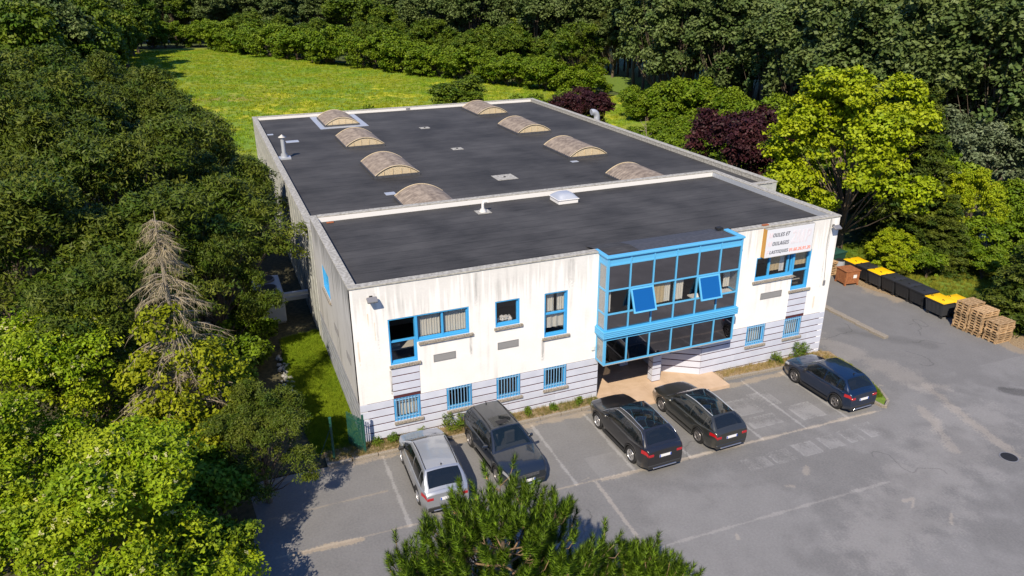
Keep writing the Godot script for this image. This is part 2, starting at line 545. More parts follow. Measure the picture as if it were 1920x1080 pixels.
func materials() -> void:
	M.blue = mat(lin(0.055, 0.34, 0.66), 0.4)
	M.blue_pale = mat(lin(0.10, 0.40, 0.68), 0.45)
	M.bar = mat(lin(0.22, 0.44, 0.66), 0.5)
	M.concrete = tri_mat(tex(3, Color(0.24, 0.23, 0.20), Color(0.42, 0.41, 0.37), 0.02), 2.0)
	M.sill = tri_mat(tex(4, Color(0.13, 0.11, 0.085), Color(0.40, 0.36, 0.30), 0.03), 1.2)
	M.joint = mat(lin(0.075, 0.018, 0.022), 0.8)
	M.panel = []
	for k in 4:
		M.panel.append(tri_mat(tex(20 + k, Color(0.49, 0.52, 0.61) * (0.97 + 0.02 * k), Color(0.57, 0.60, 0.69) * (0.97 + 0.02 * k), 0.012, 256, 0.12, 1.0), 3.0, 0.55))
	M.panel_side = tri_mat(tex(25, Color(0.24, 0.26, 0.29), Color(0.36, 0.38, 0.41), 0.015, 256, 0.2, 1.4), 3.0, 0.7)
	var marks := [[4.72, 2.18, 1.2, 0.09, 0.75, false], [7.96, 1.38, 0.3, 0.11, 0.85, false], [1.36, 1.3, 0.06, 0.1, 1.2, false], [0.62, 3.9, 3.2, 0.035, 0.8, true], [0.85, 3.5, 2.6, 0.03, 0.55, true], [0.16, 2.8, 1.6, 0.04, 0.8, true], [0.95, 4.7, 1.9, 0.07, 0.35, false], [23.0, 4.9, 1.4, 0.03, 0.9, false], [23.12, 4.9, 3.1, 0.05, 0.7, false], [22.75, 0.95, 0.25, 0.08, 0.7, true], [9.2, 4.9, 3.6, 0.3, 0.45, false], [5.0, 4.9, 3.4, 0.1, 0.5, false]]
	M.front = mat(Color.WHITE, 0.85)
	M.front.albedo_texture = facade_tex(1100, 256, 23.6, 4.97, Color(0.80, 0.79, 0.765), 0.25, 5, marks)
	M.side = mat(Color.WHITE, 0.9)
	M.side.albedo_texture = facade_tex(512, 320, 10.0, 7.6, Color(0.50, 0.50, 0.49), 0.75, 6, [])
	M.rear_wall = tri_mat(tex(8, Color(0.30, 0.31, 0.29), Color(0.46, 0.47, 0.44), 0.015), 4.0)
	M.interior = mat(lin(0.42, 0.40, 0.36), 0.9)
	M.interior_floor = mat(lin(0.09, 0.085, 0.08), 0.8)
	M.felt_front = mat(Color.WHITE, 0.88)
	M.felt_front.albedo_texture = felt_tex(900, 384, 23.6, 10.0, 0.039, 41)
	M.felt_rear = mat(Color.WHITE, 0.88)
	M.felt_rear.albedo_texture = felt_tex(800, 1000, 27.2, 36.5, 0.040, 42)
	M.felt_patch = tri_mat(tex(44, Color(0.045, 0.047, 0.054), Color(0.066, 0.068, 0.078), 0.02), 2.5, 0.7)
	M.glass_clear = glass(Color(0.02, 0.022, 0.025), 0.12)
	M.glass_tint = mat(lin(0.28, 0.275, 0.295), 0.03, 1.0)
	M.glass_stair = glass(lin(0.17, 0.165, 0.18), 0.8, 0.03)
	M.glass_stair.metallic = 1.0
	M.glass_cheek = glass(lin(0.35, 0.36, 0.36), 0.55, 0.05)
	M.glass_sash = mat(lin(0.012, 0.16, 0.46), 0.06, 0.55)
	M.curtain = mat(lin(0.74, 0.72, 0.64), 0.9)
	M.curtain.backlight_enabled = true
	M.curtain.backlight = lin(0.2, 0.19, 0.15)
	M.blind = mat(lin(0.58, 0.46, 0.27), 0.9)
	M.grey_metal = mat(lin(0.22, 0.22, 0.23), 0.5, 0.3)
	M.zinc = mat(lin(0.46, 0.49, 0.53), 0.5, 0.35)
	M.vent = mat(lin(0.22, 0.22, 0.22), 0.6)
	M.dark = mat(lin(0.012, 0.012, 0.013), 0.7)
	M.white = mat(lin(0.72, 0.71, 0.69), 0.6)
	M.dome = tri_mat(tex(51, Color(0.12, 0.095, 0.075), Color(0.30, 0.25, 0.20), 0.012, 512, 0.2, 1.6), 3.0, 0.6)
	M.dome_end = tri_mat(tex(52, Color(0.42, 0.33, 0.20), Color(0.62, 0.53, 0.37), 0.03), 1.2, 0.6)
	M.wood_sign = mat(lin(0.45, 0.24, 0.05), 0.7)
	M.deck = tri_mat(tex(61, Color(0.46, 0.33, 0.22), Color(0.54, 0.40, 0.28), 0.01, 512, 0.12, 1.2), 4.0)
	M.soil = tri_mat(tex(62, Color(0.15, 0.10, 0.055), Color(0.36, 0.27, 0.16), 0.03), 1.6)
	M.litter = tri_mat(tex(63, Color(0.028, 0.030, 0.012), Color(0.085, 0.075, 0.035), 0.02), 3.0)
	M.kerb = tri_mat(tex(64, Color(0.16, 0.14, 0.11), Color(0.34, 0.30, 0.25), 0.04), 1.0)
	M.rubber = mat(lin(0.012, 0.012, 0.012), 0.75)
	M.wood = []
	for k in 4:
		M.wood.append(tri_mat(tex(70 + k, Color(0.26, 0.16, 0.075) * (0.8 + 0.16 * k), Color(0.45, 0.31, 0.17) * (0.8 + 0.16 * k), 0.03, 128), 0.7))
	M.bark = tri_mat(tex(80, Color(0.07, 0.05, 0.035), Color(0.17, 0.13, 0.09), 0.05, 256), 0.8)
	M.bark_pale = tri_mat(tex(81, Color(0.20, 0.17, 0.12), Color(0.36, 0.31, 0.24), 0.05, 256), 0.8)

# ---------------------------------------------------------------- start
func _ready() -> void:
	rng.seed = 20240611
	var cam := Camera3D.new()
	cam.name = "camera"
	cam.fov = 41.992
	cam.near = 0.1
	cam.far = 3000.0
	add_child(cam)
	cam.transform = Transform3D(Basis.from_euler(Vector3(deg_to_rad(-22.518), deg_to_rad(-21.995), deg_to_rad(-0.366)), EULER_ORDER_YXZ), Vector3(-4.008, 17.443, 26.116))
	cam.current = true
	var env := Environment.new()
	env.background_mode = Environment.BG_SKY
	var sky := Sky.new()
	var sm := ProceduralSkyMaterial.new()
	sm.sky_top_color = Color(0.24, 0.42, 0.70)
	sm.sky_horizon_color = Color(0.64, 0.72, 0.80)
	sm.sky_curve = 0.16
	sm.ground_bottom_color = Color(0.18, 0.2, 0.14)
	sm.ground_horizon_color = Color(0.5, 0.56, 0.56)
	sm.sky_energy_multiplier = 1.0
	sky.sky_material = sm
	env.sky = sky
	env.tonemap_mode = Environment.TONE_MAPPER_LINEAR
	env.tonemap_exposure = 1.4
	env.sdfgi_enabled = true
	env.ssao_enabled = true
	env.ssil_enabled = true
	var we := WorldEnvironment.new()
	we.name = "world_environment"
	we.environment = env
	add_child(we)
	var sun := DirectionalLight3D.new()
	sun.name = "sun"
	sun.light_energy = 1.5
	sun.light_color = Color(1.0, 0.945, 0.86)
	sun.light_angular_distance = 0.5
	sun.shadow_enabled = true
	add_child(sun)
	sun.look_at_from_position(Vector3(-0.56, 0.89, 0.75) * 50.0, Vector3.ZERO)
	materials()
	ground()
	building()
	roof_things()
	sign_and_lamps()
	cars()
	yard()
	plants()

# ---------------------------------------------------------------- ground
func ground() -> void:
	var mb := MB.new()
	var xs := [-700.0, -60.0, 70.0, 700.0]
	for i in 3:
		var a: float = xs[i]
		var b: float = xs[i + 1]
		mb.quad(Vector3(a, sy(a) - 0.2, 120), Vector3(b, sy(b) - 0.2, 120), Vector3(b, sy(b) - 0.2, -1200), Vector3(a, sy(a) - 0.2, -1200))
	M.terrain = tri_mat(tex(90, Color(0.035, 0.05, 0.012), Color(0.085, 0.115, 0.02), 0.015), 9.0)
	structure("ground", mb, M.terrain)
	# asphalt yard
	var poly := PackedVector2Array([Vector2(-4.6, 0.95), Vector2(10.6, 0.76), Vector2(23.9, 0.76), Vector2(23.9, -40), Vector2(33.0, -40), Vector2(33.4, -12), Vector2(32.6, -8.5), Vector2(33.2, -5.5), Vector2(34.6, -2), Vector2(34.8, 1.5), Vector2(34.1, 3.0), Vector2(34.3, 8.0), Vector2(35.0, 20), Vector2(35.0, 40), Vector2(-6.5, 40), Vector2(-6.0, 14), Vector2(-5.0, 6), Vector2(-4.4, 3)])
	M.asphalt = mat(Color.WHITE, 0.92)
	M.asphalt.albedo_texture = asphalt_tex()
	structure("asphalt", sheet(poly, func(x, _z): return ay(x), Vector2(AX0, AZ0), Vector2(AW, AH)), M.asphalt)
	# meadow behind the building
	M.meadow = mat(Color.WHITE, 0.95)
	M.meadow.albedo_texture = meadow_tex(1024)
	var mp := PackedVector2Array([Vector2(-40, -46.5), Vector2(-45, -200), Vector2(3, -205), Vector2(31, -148), Vector2(54, -106), Vector2(64, -86), Vector2(60, -70), Vector2(40, -46.5)])
	structure("meadow", sheet(mp, func(x, _z): return sy(x) - 0.1, Vector2(-60, -210), Vector2(150, 170)), M.meadow)
	# lawn by the shed, rough meadow gap in the hedge
	M.lawn = tri_mat(tex(91, Color(0.08, 0.145, 0.010), Color(0.15, 0.225, 0.016), 0.02), 6.0)
	structure("lawn", sheet(PackedVector2Array([Vector2(64, -88), Vector2(66, -130), Vector2(70, -130), Vector2(70, -86)]), func(x, _z): return sy(x) - 0.09), M.lawn)
	structure("lawn", sheet(PackedVector2Array([Vector2(70.01, -86), Vector2(70.01, -130), Vector2(105, -130), Vector2(80, -80)]), func(_x, _z): return sy(70) - 0.09), M.lawn)
	# planted strip along the front wall (dry soil), wrapping the right corner as a grass island
	var strip := MB.new()
	_slab(strip, PackedVector2Array([Vector2(-1.6, 0.0), Vector2(10.62, 0.0), Vector2(10.62, 0.62), Vector2(-1.6, 0.86)]))
	structure("soil_strip", strip, M.soil)
	var strip2 := MB.new()
	_slab(strip2, PackedVector2Array([Vector2(16.3, 0.0), Vector2(23.6, 0.0), Vector2(24.1, 0.2), Vector2(24.0, 1.2), Vector2(22.2, 0.7), Vector2(17.1, 0.62)]))
	structure("soil_strip", strip2, M.soil)
	var isl := MB.new()
	_slab(isl, PackedVector2Array([Vector2(22.2, 0.7), Vector2(24.0, 1.2), Vector2(23.75, 2.6), Vector2(23.4, 4.0), Vector2(22.95, 4.95), Vector2(22.45, 5.3), Vector2(22.35, 4.6)]))
	structure("grass_island", isl, M.lawn)
	# kerb stones
	var k := structure("kerb", _seg_box(Vector2(-1.6, 0.92), Vector2(-0.65, 0.9), 0.12, 0.02), M.kerb)
	var line := [[Vector2(-0.6, 0.9), Vector2(10.55, 0.68)], [Vector2(17.15, 0.68), Vector2(22.15, 0.78)], [Vector2(22.2, 0.8), Vector2(22.28, 4.6)], [Vector2(22.3, 4.7), Vector2(22.4, 5.36)], [Vector2(22.45, 5.4), Vector2(23.0, 5.05)], [Vector2(23.02, 4.98), Vector2(23.48, 4.05)], [Vector2(23.5, 3.98), Vector2(23.83, 2.6)], [Vector2(23.84, 2.55), Vector2(24.1, 1.2)]]
	for l in line:
		var a: Vector2 = l[0]
		var b: Vector2 = l[1]
		var cnt := maxi(1, int(round(a.distance_to(b) / 1.0)))
		for i in cnt:
			part("kerb_stone", _seg_box(a.lerp(b, (i + 0.01) / cnt), a.lerp(b, (i + 0.985) / cnt), 0.12, 0.015 + rng.randf_range(-0.008, 0.008)), M.kerb, k)
	# concrete island kerb on the drive
	var ik := structure("drive_kerb", _seg_box(Vector2(28.25, -16.0), Vector2(28.27, -13.05), 0.34, 0.02), M.kerb)
	for i in 13:
		part("kerb_stone", _seg_box(Vector2(28.27, -13.0 + i), Vector2(28.28 + 0.005 * i, -12.03 + i), 0.34, 0.015 + rng.randf_range(-0.012, 0.01)), M.kerb, ik)
	# grass strip along the left wall
	structure("lawn_strip", sheet(PackedVector2Array([Vector2(-1.9, 0.0), Vector2(-0.0, 0.0), Vector2(-0.0, -11.5), Vector2(-2.0, -11.0), Vector2(-2.3, -5.0)]), func(x, _z): return sy(x) - 0.02), M.lawn)
	structure("forest_floor", sheet(PackedVector2Array([Vector2(-4.4, 3.0), Vector2(-4.6, 0.9), Vector2(-1.6, 0.86), Vector2(-1.6, 0.0), Vector2(-1.9, -0.02), Vector2(-2.3, -5.0), Vector2(-2.0, -11.0), Vector2(-0.0, -11.5), Vector2(-0.2, -45), Vector2(-46, -45), Vector2(-46, 40), Vector2(-6.5, 40), Vector2(-6.0, 14), Vector2(-5.0, 6)]), func(x, _z): return sy(x) - 0.11), M.litter)
	structure("soil_verge", sheet(PackedVector2Array([Vector2(33.4, -12), Vector2(32.6, -8.5), Vector2(33.2, -5.5), Vector2(34.6, -2), Vector2(34.8, 1.5), Vector2(34.1, 3.0), Vector2(34.3, 8.0), Vector2(35.0, 20), Vector2(37, 20), Vector2(37, 3.2), Vector2(35.2, 1.6), Vector2(35.0, -4.0), Vector2(34.6, -8), Vector2(34.5, -12)]), func(x, _z): return ay(x) - 0.012), M.soil)
	structure("lawn_verge", sheet(PackedVector2Array([Vector2(34.6, -12), Vector2(35.0, -4.0), Vector2(35.2, 1.6), Vector2(40, 4), Vector2(46, -6), Vector2(42, -14)]), func(x, _z): return ay(x) - 0.006), M.lawn)
	# steel manhole cover
	var mh := thing("manhole_cover", "round dark iron manhole cover set in the asphalt", "manhole", Vector3(24.1, ay(24.1), 10.1))
	var d := MB.new()
	d.tube([Vector3(0, 0.003, 0), Vector3(0, 0.02, 0)], [0.36, 0.35], 24)
	part("ring", d, M.grey_metal, mh)
	var lid := MB.new()
	lid.tube([Vector3(0, 0.004, 0), Vector3(0, 0.026, 0)], [0.31, 0.305], 24)
	var lp := part("lid", lid, M.dark, mh)
	for i in 5:
		var rb := MB.new()
		var hw := sqrt(0.28 * 0.28 - pow(-0.2 + i * 0.1, 2)) * 0.95
		rb.box(Vector3(-hw, 0.0265, -0.215 + i * 0.1), Vector3(hw, 0.034, -0.185 + i * 0.1))
		part("rib", rb, M.dark, lp)
	# shadowed rubble by the lawn strip
	var rub := MB.new()
	for i in 46:
		var z := rng.randf_range(-9.0, -3.0)
		var x := -2.25 - 0.05 * z * 0.1 + rng.randf_range(-0.28, 0.2)
		var r := rng.randf_range(0.05, 0.16)
		rub.xf = Transform3D(Basis.from_euler(Vector3(rng.randf() * 3, rng.randf() * 3, 0)), Vector3(x, sy(x) - 0.03 + r * 0.3, z))
		rub.box(Vector3(-r, -r * 0.5, -r * 0.7), Vector3(r, r * 0.5, r * 0.7), r * 0.25)
	var ro := part("rubble", rub, M.concrete, self)
	ro.set_meta("kind", "stuff")
	tag(ro, "pale broken stones lying along the edge of the side lawn", "rubble")

func _slab(mb: MB, poly: PackedVector2Array) -> void:
	var s := sheet(poly, func(x, _z): return sy(x))
	var off := mb.v.size()
	mb.v.append_array(s.v)
	mb.n.append_array(s.n)
	mb.uv.append_array(s.uv)
	mb.c.append_array(s.c)
	for i in s.ix: mb.ix.append(i + off)
	for i in poly.size():
		var a := poly[i]
		var b := poly[(i + 1) % poly.size()]
		mb.quad(Vector3(a.x, sy(a.x) - 0.2, a.y), Vector3(b.x, sy(b.x) - 0.2, b.y), Vector3(b.x, sy(b.x), b.y), Vector3(a.x, sy(a.x), a.y))

func _seg_box(a: Vector2, b: Vector2, wid: float, up: float) -> MB:
	var mb := MB.new()
	var m := (a + b) * 0.5
	var d := b - a
	var L := d.length()
	mb.xf = Transform3D(Basis(Vector3.UP, -atan2(d.y, d.x)), Vector3(m.x, sy(m.x), m.y))
	var tilt := (sy(b.x) - sy(a.x)) * 0.5
	mb.xf.basis = mb.xf.basis * Basis(Vector3.BACK, atan2(2 * tilt, L))
	mb.box(Vector3(-L * 0.5, -0.25, -wid * 0.5), Vector3(L * 0.5, up, wid * 0.5), 0.015)
	return mb

# ---------------------------------------------------------------- building
const W := 23.57      # front width
const H := 6.8        # top of the front coping
const D1 := 10.0      # depth of the office block
const RX := 27.15     # right side of the workshop
const RH := 6.07      # top of the workshop coping
const RZ := -45.2     # rear of the workshop
const RF := -8.6      # front of the workshop on the right
var B: Node3D

func window(parent: Node, at: Vector3, turn: float, w: float, h: float, vs: Array, hs: Array, pane: Material, empty := []) -> MeshInstance3D:
	# origin at lower left of the opening, frame set back in the wall
	var f := MB.new()
	var t := 0.055
	f.box(Vector3(0, 0, -0.2), Vector3(t, h, -0.015))
	f.box(Vector3(w - t, 0, -0.2), Vector3(w, h, -0.015))
	f.box(Vector3(t, h - t, -0.198), Vector3(w - t, h, -0.018))
	f.box(Vector3(t, 0, -0.198), Vector3(w - t, t * 1.5, -0.018))
	var xs := [t]
	for v in vs:
		f.box(Vector3(v - 0.035, t * 1.5, -0.19), Vector3(v + 0.035, h - t, -0.08))
		xs.append(v)
	xs.append(w - t)
	var ys := [t * 1.5]
	for v in hs:
		f.box(Vector3(t, v - 0.03, -0.186), Vector3(w - t, v + 0.03, -0.085))
		ys.append(v)
	ys.append(h - t)
	for i in xs.size() - 1:      # casement frames
		for j in ys.size() - 1:
			var a := Vector2(xs[i], ys[j])
			var b := Vector2(xs[i + 1], ys[j + 1])
			if empty.has(Vector2i(i, j)): continue
			f.box(Vector3(a.x, a.y, -0.18), Vector3(a.x + 0.045, b.y, -0.1))
			f.box(Vector3(b.x - 0.045, a.y, -0.18), Vector3(b.x, b.y, -0.1))
			f.box(Vector3(a.x + 0.045, a.y, -0.178), Vector3(b.x - 0.045, a.y + 0.05, -0.102))
			f.box(Vector3(a.x + 0.045, b.y - 0.045, -0.178), Vector3(b.x - 0.045, b.y, -0.102))
	var o := part("window", f, M.blue, parent)
	o.position = at
	o.rotation.y = turn
	for i in xs.size() - 1:
		for j in ys.size() - 1:
			if empty.has(Vector2i(i, j)): continue
			var p := MB.new()
			p.box(Vector3(xs[i] + 0.04, ys[j] + 0.04, -0.15), Vector3(xs[i + 1] - 0.04, ys[j + 1] - 0.04, -0.138))
			part("pane", p, pane, o)
	return o

func curtain(o: Node, x0: float, x1: float, y0: float, y1: float, z: float, m: Material, folds := 0.11) -> void:
	var rows := [[], []]
	var n := int((x1 - x0) / 0.025)
	for i in n + 1:
		var x := lerpf(x0, x1, float(i) / n)
		var d := 0.022 * sin(x / folds * TAU) + 0.008 * sin(x * 31.0)
		rows[0].append(Vector3(x, y0, z + d))
		rows[1].append(Vector3(x, y1, z + d))
	var mb := MB.new()
	mb.grid(rows)
	part("curtain", mb, m, o)

func sill(o: Node, x0: float, x1: float, y: float) -> void:
	var s := MB.new()
	s.box(Vector3(x0, y - 0.13, -0.19), Vector3(x1, y - 0.004, 0.09), 0.012)
	part("sill", s, M.sill, o)

func building() -> void:
	B = thing("factory_building", "white two-storey factory building with blue windows, flat black roofs and a long rear workshop", "building")
	# openings: x0 x1 y0 y1
	var up := [[1.36, 2.47, 3.28, 5.27], [2.47, 4.67, 4.1, 5.27], [5.8, 6.88, 4.12, 5.27], [8.0, 9.08, 3.24, 5.27], [18.85, 21.1, 4.1, 5.27], [21.1, 22.12, 3.28, 5.27], [10.58, 17.26, 1.7, 6.42]]
	var low := [[1.37, 2.46, 0.69, 1.9], [3.6, 4.69, 0.69, 1.9], [5.81, 6.89, 0.69, 1.9], [8.01, 9.09, 0.69, 1.9], [18.79, 19.88, 0.69, 1.9], [21.07, 22.11, 0.69, 1.9], [10.65, 16.25, -1.2, 1.9]]
	var X := Vector3.RIGHT
	var Z := Vector3.BACK
	part("front_wall", wall(Vector3.ZERO, X, Z, 0.0, W, 1.755, 6.725, 0.3, up), M.front, B)
	part("lower_wall", wall(Vector3(0, 0, -0.012), X, Z, 0.0, 10.65, -1.0, 1.753, 0.288, low), M.joint, B)
	part("lower_wall", wall(Vector3(0, 0, -0.012), X, Z, 16.25, W, -1.0, 1.753, 0.288, low), M.joint, B)
	# cladding panels between dark red joints
	var pk := 0
	var rows := [[1.735, 1.445], [1.395, 1.095], [1.045, 0.755], [0.705, 0.405], [0.355, 0.055], [0.005, -0.325], [-0.375, -0.66]]
	var split := [[0.0, 1.36], [2.47, 3.59], [4.70, 5.80], [6.90, 8.0], [9.10, 10.65], [16.25, 18.78], [19.89, 21.06], [22.12, W]]
	var full := [[0.0, 1.9], [1.9, 4.12], [4.12, 6.34], [6.34, 8.56], [8.56, 10.65], [16.25, 18.2], [18.2, 20.45], [20.45, 22.6], [22.6, W]]
	for r in rows.size():
		for s in (split if r < 3 else full):
			if r == 6 and s[1] < 14.0: continue
			if r == 5 and s[1] < 3.0: continue
			var p := MB.new()
			p.box(Vector3(s[0] + 0.002, rows[r][1], -0.011), Vector3(s[1] - 0.002, rows[r][0], 0.014), 0.004)
			part("cladding_panel", p, M.panel[(pk * 7 + r) % 4], B)
			pk += 1
	for px in [[1.37, 2.5], [21.08, 22.2]]:
		var back := MB.new()
		back.box(Vector3(px[0], 1.76, -0.05), Vector3(px[1], 3.14, 0.004))
		part("pilaster", back, M.joint, B)
		for y in [[1.905, 2.075], [2.12, 2.415], [2.46, 2.755], [2.80, 3.1]]:
			var p := MB.new()
			p.box(Vector3(px[0] - 0.004, y[0], -0.01), Vector3(px[1] + 0.004, y[1], 0.018), 0.004)
			part("cladding_panel", p, M.panel[pk % 4], B)
			pk += 1
	# left wall of the office block: bare dirty render above, cladding below
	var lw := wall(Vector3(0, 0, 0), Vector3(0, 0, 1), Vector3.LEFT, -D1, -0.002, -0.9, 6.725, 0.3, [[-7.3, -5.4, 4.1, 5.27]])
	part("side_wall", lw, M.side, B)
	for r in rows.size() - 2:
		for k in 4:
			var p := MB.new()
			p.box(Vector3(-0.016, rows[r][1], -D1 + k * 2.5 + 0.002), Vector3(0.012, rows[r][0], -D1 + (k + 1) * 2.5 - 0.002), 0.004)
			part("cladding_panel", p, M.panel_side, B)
	var jb := MB.new()
	jb.box(Vector3(-0.003, 0.0, -D1), Vector3(0.01, 1.745, -0.004))
	part("joint_backing", jb, M.joint, B)
	for zv in [[-4.9, -4.0], [-2.0, -1.2]]:
		var vb := _vent(zv[1] - zv[0], 0.28)
		var vo := part("wall_vent", vb, M.vent, B)
		vo.position = Vector3(-0.0, 3.0, zv[0])
		vo.rotation.y = -PI / 2
	var sw := window(B, Vector3(0, 4.1, -7.3), -PI / 2, 1.9, 1.17, [0.95], [], M.glass_clear)
	sill(sw, -0.1, 2.0, 0.0)
	# right wall, back wall of the office block and its floors and partitions
	part("side_wall", wall(Vector3(W, 0, 0), Vector3(0, 0, -1), Vector3.RIGHT, 0.002, D1, -1.0, 6.725, 0.3, []), M.front, B)
	var inn := MB.new()
	inn.box(Vector3(0.3, 2.62, -9.7), Vector3(10.6, 2.84, -0.3))
	inn.box(Vector3(17.2, 2.62, -9.7), Vector3(W - 0.3, 2.84, -0.3))
	inn.box(Vector3(10.6, 2.62, -9.7), Vector3(17.2, 2.84, -1.2))
	inn.box(Vector3(0.3, -0.7, -9.7), Vector3(10.6, -0.45, -0.3))
	inn.box(Vector3(17.2, -0.75, -9.7), Vector3(W - 0.3, -0.7, -0.3))
	part("interior_floor", inn, M.interior_floor, B)
	var pt := MB.new()
	pt.box(Vector3(0.3, 2.84, -4.6), Vector3(W - 0.3, 6.4, -4.5))
	pt.box(Vector3(0.3, -0.45, -4.6), Vector3(10.4, 2.62, -4.5))
	pt.box(Vector3(17.3, -0.7, -4.6), Vector3(W - 0.3, 2.62, -4.5))
	for x in [5.2, 10.3, 17.5]:
		pt.box(Vector3(x, 2.84, -4.5), Vector3(x + 0.1, 6.4, -0.3))
	part("partition", pt, M.interior, B)
	# furniture seen through the open windows
	var dk := MB.new()
	dk.box(Vector3(1.5, 3.52, -1.5), Vector3(2.9, 3.56, -0.75))
	dk.box(Vector3(1.55, 2.84, -1.45), Vector3(1.6, 3.52, -0.8))
	dk.box(Vector3(2.8, 2.84, -1.45), Vector3(2.85, 3.52, -0.8))
	dk.box(Vector3(1.6, 3.57, -1.2), Vector3(2.0, 3.72, -0.95))
	part("desk", dk, M.interior, B)
	dk = MB.new()
	dk.box(Vector3(21.2, 3.5, -1.4), Vector3(22.2, 3.54, -0.6))
	dk.box(Vector3(21.4, 3.54, -1.1), Vector3(21.8, 3.85, -0.85))
	part("desk", dk, M.interior, B)
	# windows
	var w1 := window(B, Vector3(1.36, 3.28, 0), 0, 1.11, 1.99, [], [0.97], M.glass_clear, [Vector2i(0, 1)])
	sill(w1, -0.06, 1.22, 0.0)
	var w1b := window(B, Vector3(2.47, 4.1, 0), 0, 2.2, 1.17, [1.1], [], M.glass_clear)
	sill(w1b, 0.06, 2.35, 0.0)
	curtain(w1b, 0.08, 1.06, 0.1, 1.12, -0.28, M.curtain)
	curtain(w1b, 1.14, 2.14, 0.1, 1.12, -0.28, M.curtain)
	var w2 := window(B, Vector3(5.8, 4.12, 0), 0, 1.08, 1.15, [], [], M.glass_clear)
	sill(w2, -0.06, 1.2, 0.0)
	var heap := MB.new()
	for i in 26:
		var hp := Vector3(0.2 + 0.6 * rng.randf(), 0.1 + 0.16 * rng.randf(), -0.34 - 0.1 * rng.randf())
		heap.xf = Transform3D(Basis.from_euler(Vector3(rng.randf() * 6, rng.randf() * 6, 0)), hp)
		heap.box(Vector3(-0.09, -0.02, -0.06), Vector3(0.09, 0.02, 0.06))
	part("paper_heap", heap, M.white, w2)
	var w3 := window(B, Vector3(8.0, 3.24, 0), 0, 1.08, 2.03, [], [1.03], M.glass_clear)
	sill(w3, -0.09, 1.2, 0.0)
	curtain(w3, 0.06, 0.55, 1.06, 1.98, -0.28, M.curtain)
	curtain(w3, 0.68, 1.03, 1.06, 1.98, -0.28, M.curtain)
	curtain(w3, 0.06, 1.03, 0.3, 1.04, -0.27, M.curtain, 0.3)
	var w4 := window(B, Vector3(18.85, 4.1, 0), 0, 2.25, 1.17, [0.86, 1.98], [], M.glass_clear)
	sill(w4, -0.1, 2.28, 0.0)
	curtain(w4, 0.98, 1.6, 0.3, 1.1, -0.27, M.blind, 5.0)
	curtain(w4, 1.62, 1.9, 0.2, 1.1, -0.29, M.white, 5.0)
	var w4b := window(B, Vector3(21.1, 3.28, 0), 0, 1.02, 1.99, [], [0.97], M.glass_clear)
	sill(w4b, -0.08, 1.22, 0.0)
	curtain(w4b, 0.06, 0.96, 1.2, 1.92, -0.27, M.blind, 5.0)
	for v in [[3.13, 3.1, 0.9], [5.9, 3.1, 0.9], [19.36, 3.1, 1.22]]:
		var vo := part("wall_vent", _vent(v[2], 0.29), M.vent, B)
		vo.position = Vector3(v[0], v[1], 0)
	# barred lower windows
	for i in 6:
		var q: Array = low[i]
		var ww: float = q[1] - q[0]
		var lw2 := window(B, Vector3(q[0], q[2], 0), 0, ww, 1.08, [], [], M.glass_clear)
		sill(lw2, -0.04, ww + 0.1, 0.0)
		if i in [0, 4, 5]: curtain(lw2, 0.06, ww - 0.06, 0.1, 1.0, -0.27, M.curtain, 0.16)
		for y in [0.16, 0.98]:
			var rl := MB.new()
			rl.box(Vector3(0.03, y - 0.022, -0.012), Vector3(ww - 0.03, y + 0.022, 0.008))
			part("rail", rl, M.bar, lw2)
		for b in 8:
			var x: float = 0.08 + b * (ww - 0.16) / 7.0
			var br := MB.new()
			br.tube([Vector3(x, 0.03, 0.02), Vector3(x, 1.05, 0.02)], [0.017, 0.017], 6)
			part("bar", br, M.bar, lw2)
	_lintels(low)
	_bay()
	_entrance(rows)
	_workshop()
	# roof of the office block
	var rf := MB.new()
	var y := 6.5
	rf.quad(Vector3(0.28, y, -0.28), Vector3(W - 0.28, y, -0.28), Vector3(W - 0.28, y, -D1 + 0.28), Vector3(0.28, y, -D1 + 0.28))
	rf.quad(Vector3(0.28, y - 0.12, -D1 + 0.28), Vector3(W - 0.28, y - 0.12, -D1 + 0.28), Vector3(W - 0.28, y - 0.12, -0.28), Vector3(0.28, y - 0.12, -0.28))
	part("roof", rf, M.felt_front, B)
	var pb := MB.new()
	pb.box(Vector3(0.3, 6.3, -D1), Vector3(W - 0.3, 6.74, -D1 + 0.3))
	part("parapet", pb, M.concrete, B)
	var fl := MB.new()
	fl.box(Vector3(0.3, 6.5, -D1 + 0.3), Vector3(W - 0.3, 6.735, -D1 + 0.315))
	part("flashing", fl, M.white, B)
	var fl2 := MB.new()
	fl2.box(Vector3(W - 0.345, 6.5, -D1 + 0.33), Vector3(W - 0.302, 6.73, -0.4))
	part("flashing", fl2, M.zinc, B)
	# copings laid in lengths
	_coping(Vector3(-0.04, 6.728, -0.14), Vector3(10.46, 6.728, -0.14), 0.36, 0.075, 4)
	_coping(Vector3(17.42, 6.728, -0.14), Vector3(W + 0.04, 6.728, -0.14), 0.36, 0.075, 3)
	_coping(Vector3(0.14, 6.729, -0.34), Vector3(0.14, 6.729, -D1 + 0.0), 0.36, 0.072, 4)
	_coping(Vector3(W - 0.14, 6.729, -0.34), Vector3(W - 0.14, 6.729, -D1 + 0.0), 0.36, 0.072, 4)
	_coping(Vector3(0.34, 6.74, -D1 + 0.14), Vector3(W - 0.34, 6.74, -D1 + 0.14), 0.36, 0.06, 9)

func _lintels(low: Array) -> void:
	for i in 6:
		var q: Array = low[i]
		var l := MB.new()
		l.box(Vector3(q[0] - 0.01, 1.775, -0.285), Vector3(q[1] + 0.01, 1.9, -0.03))
		part("lintel", l, M.joint, B)

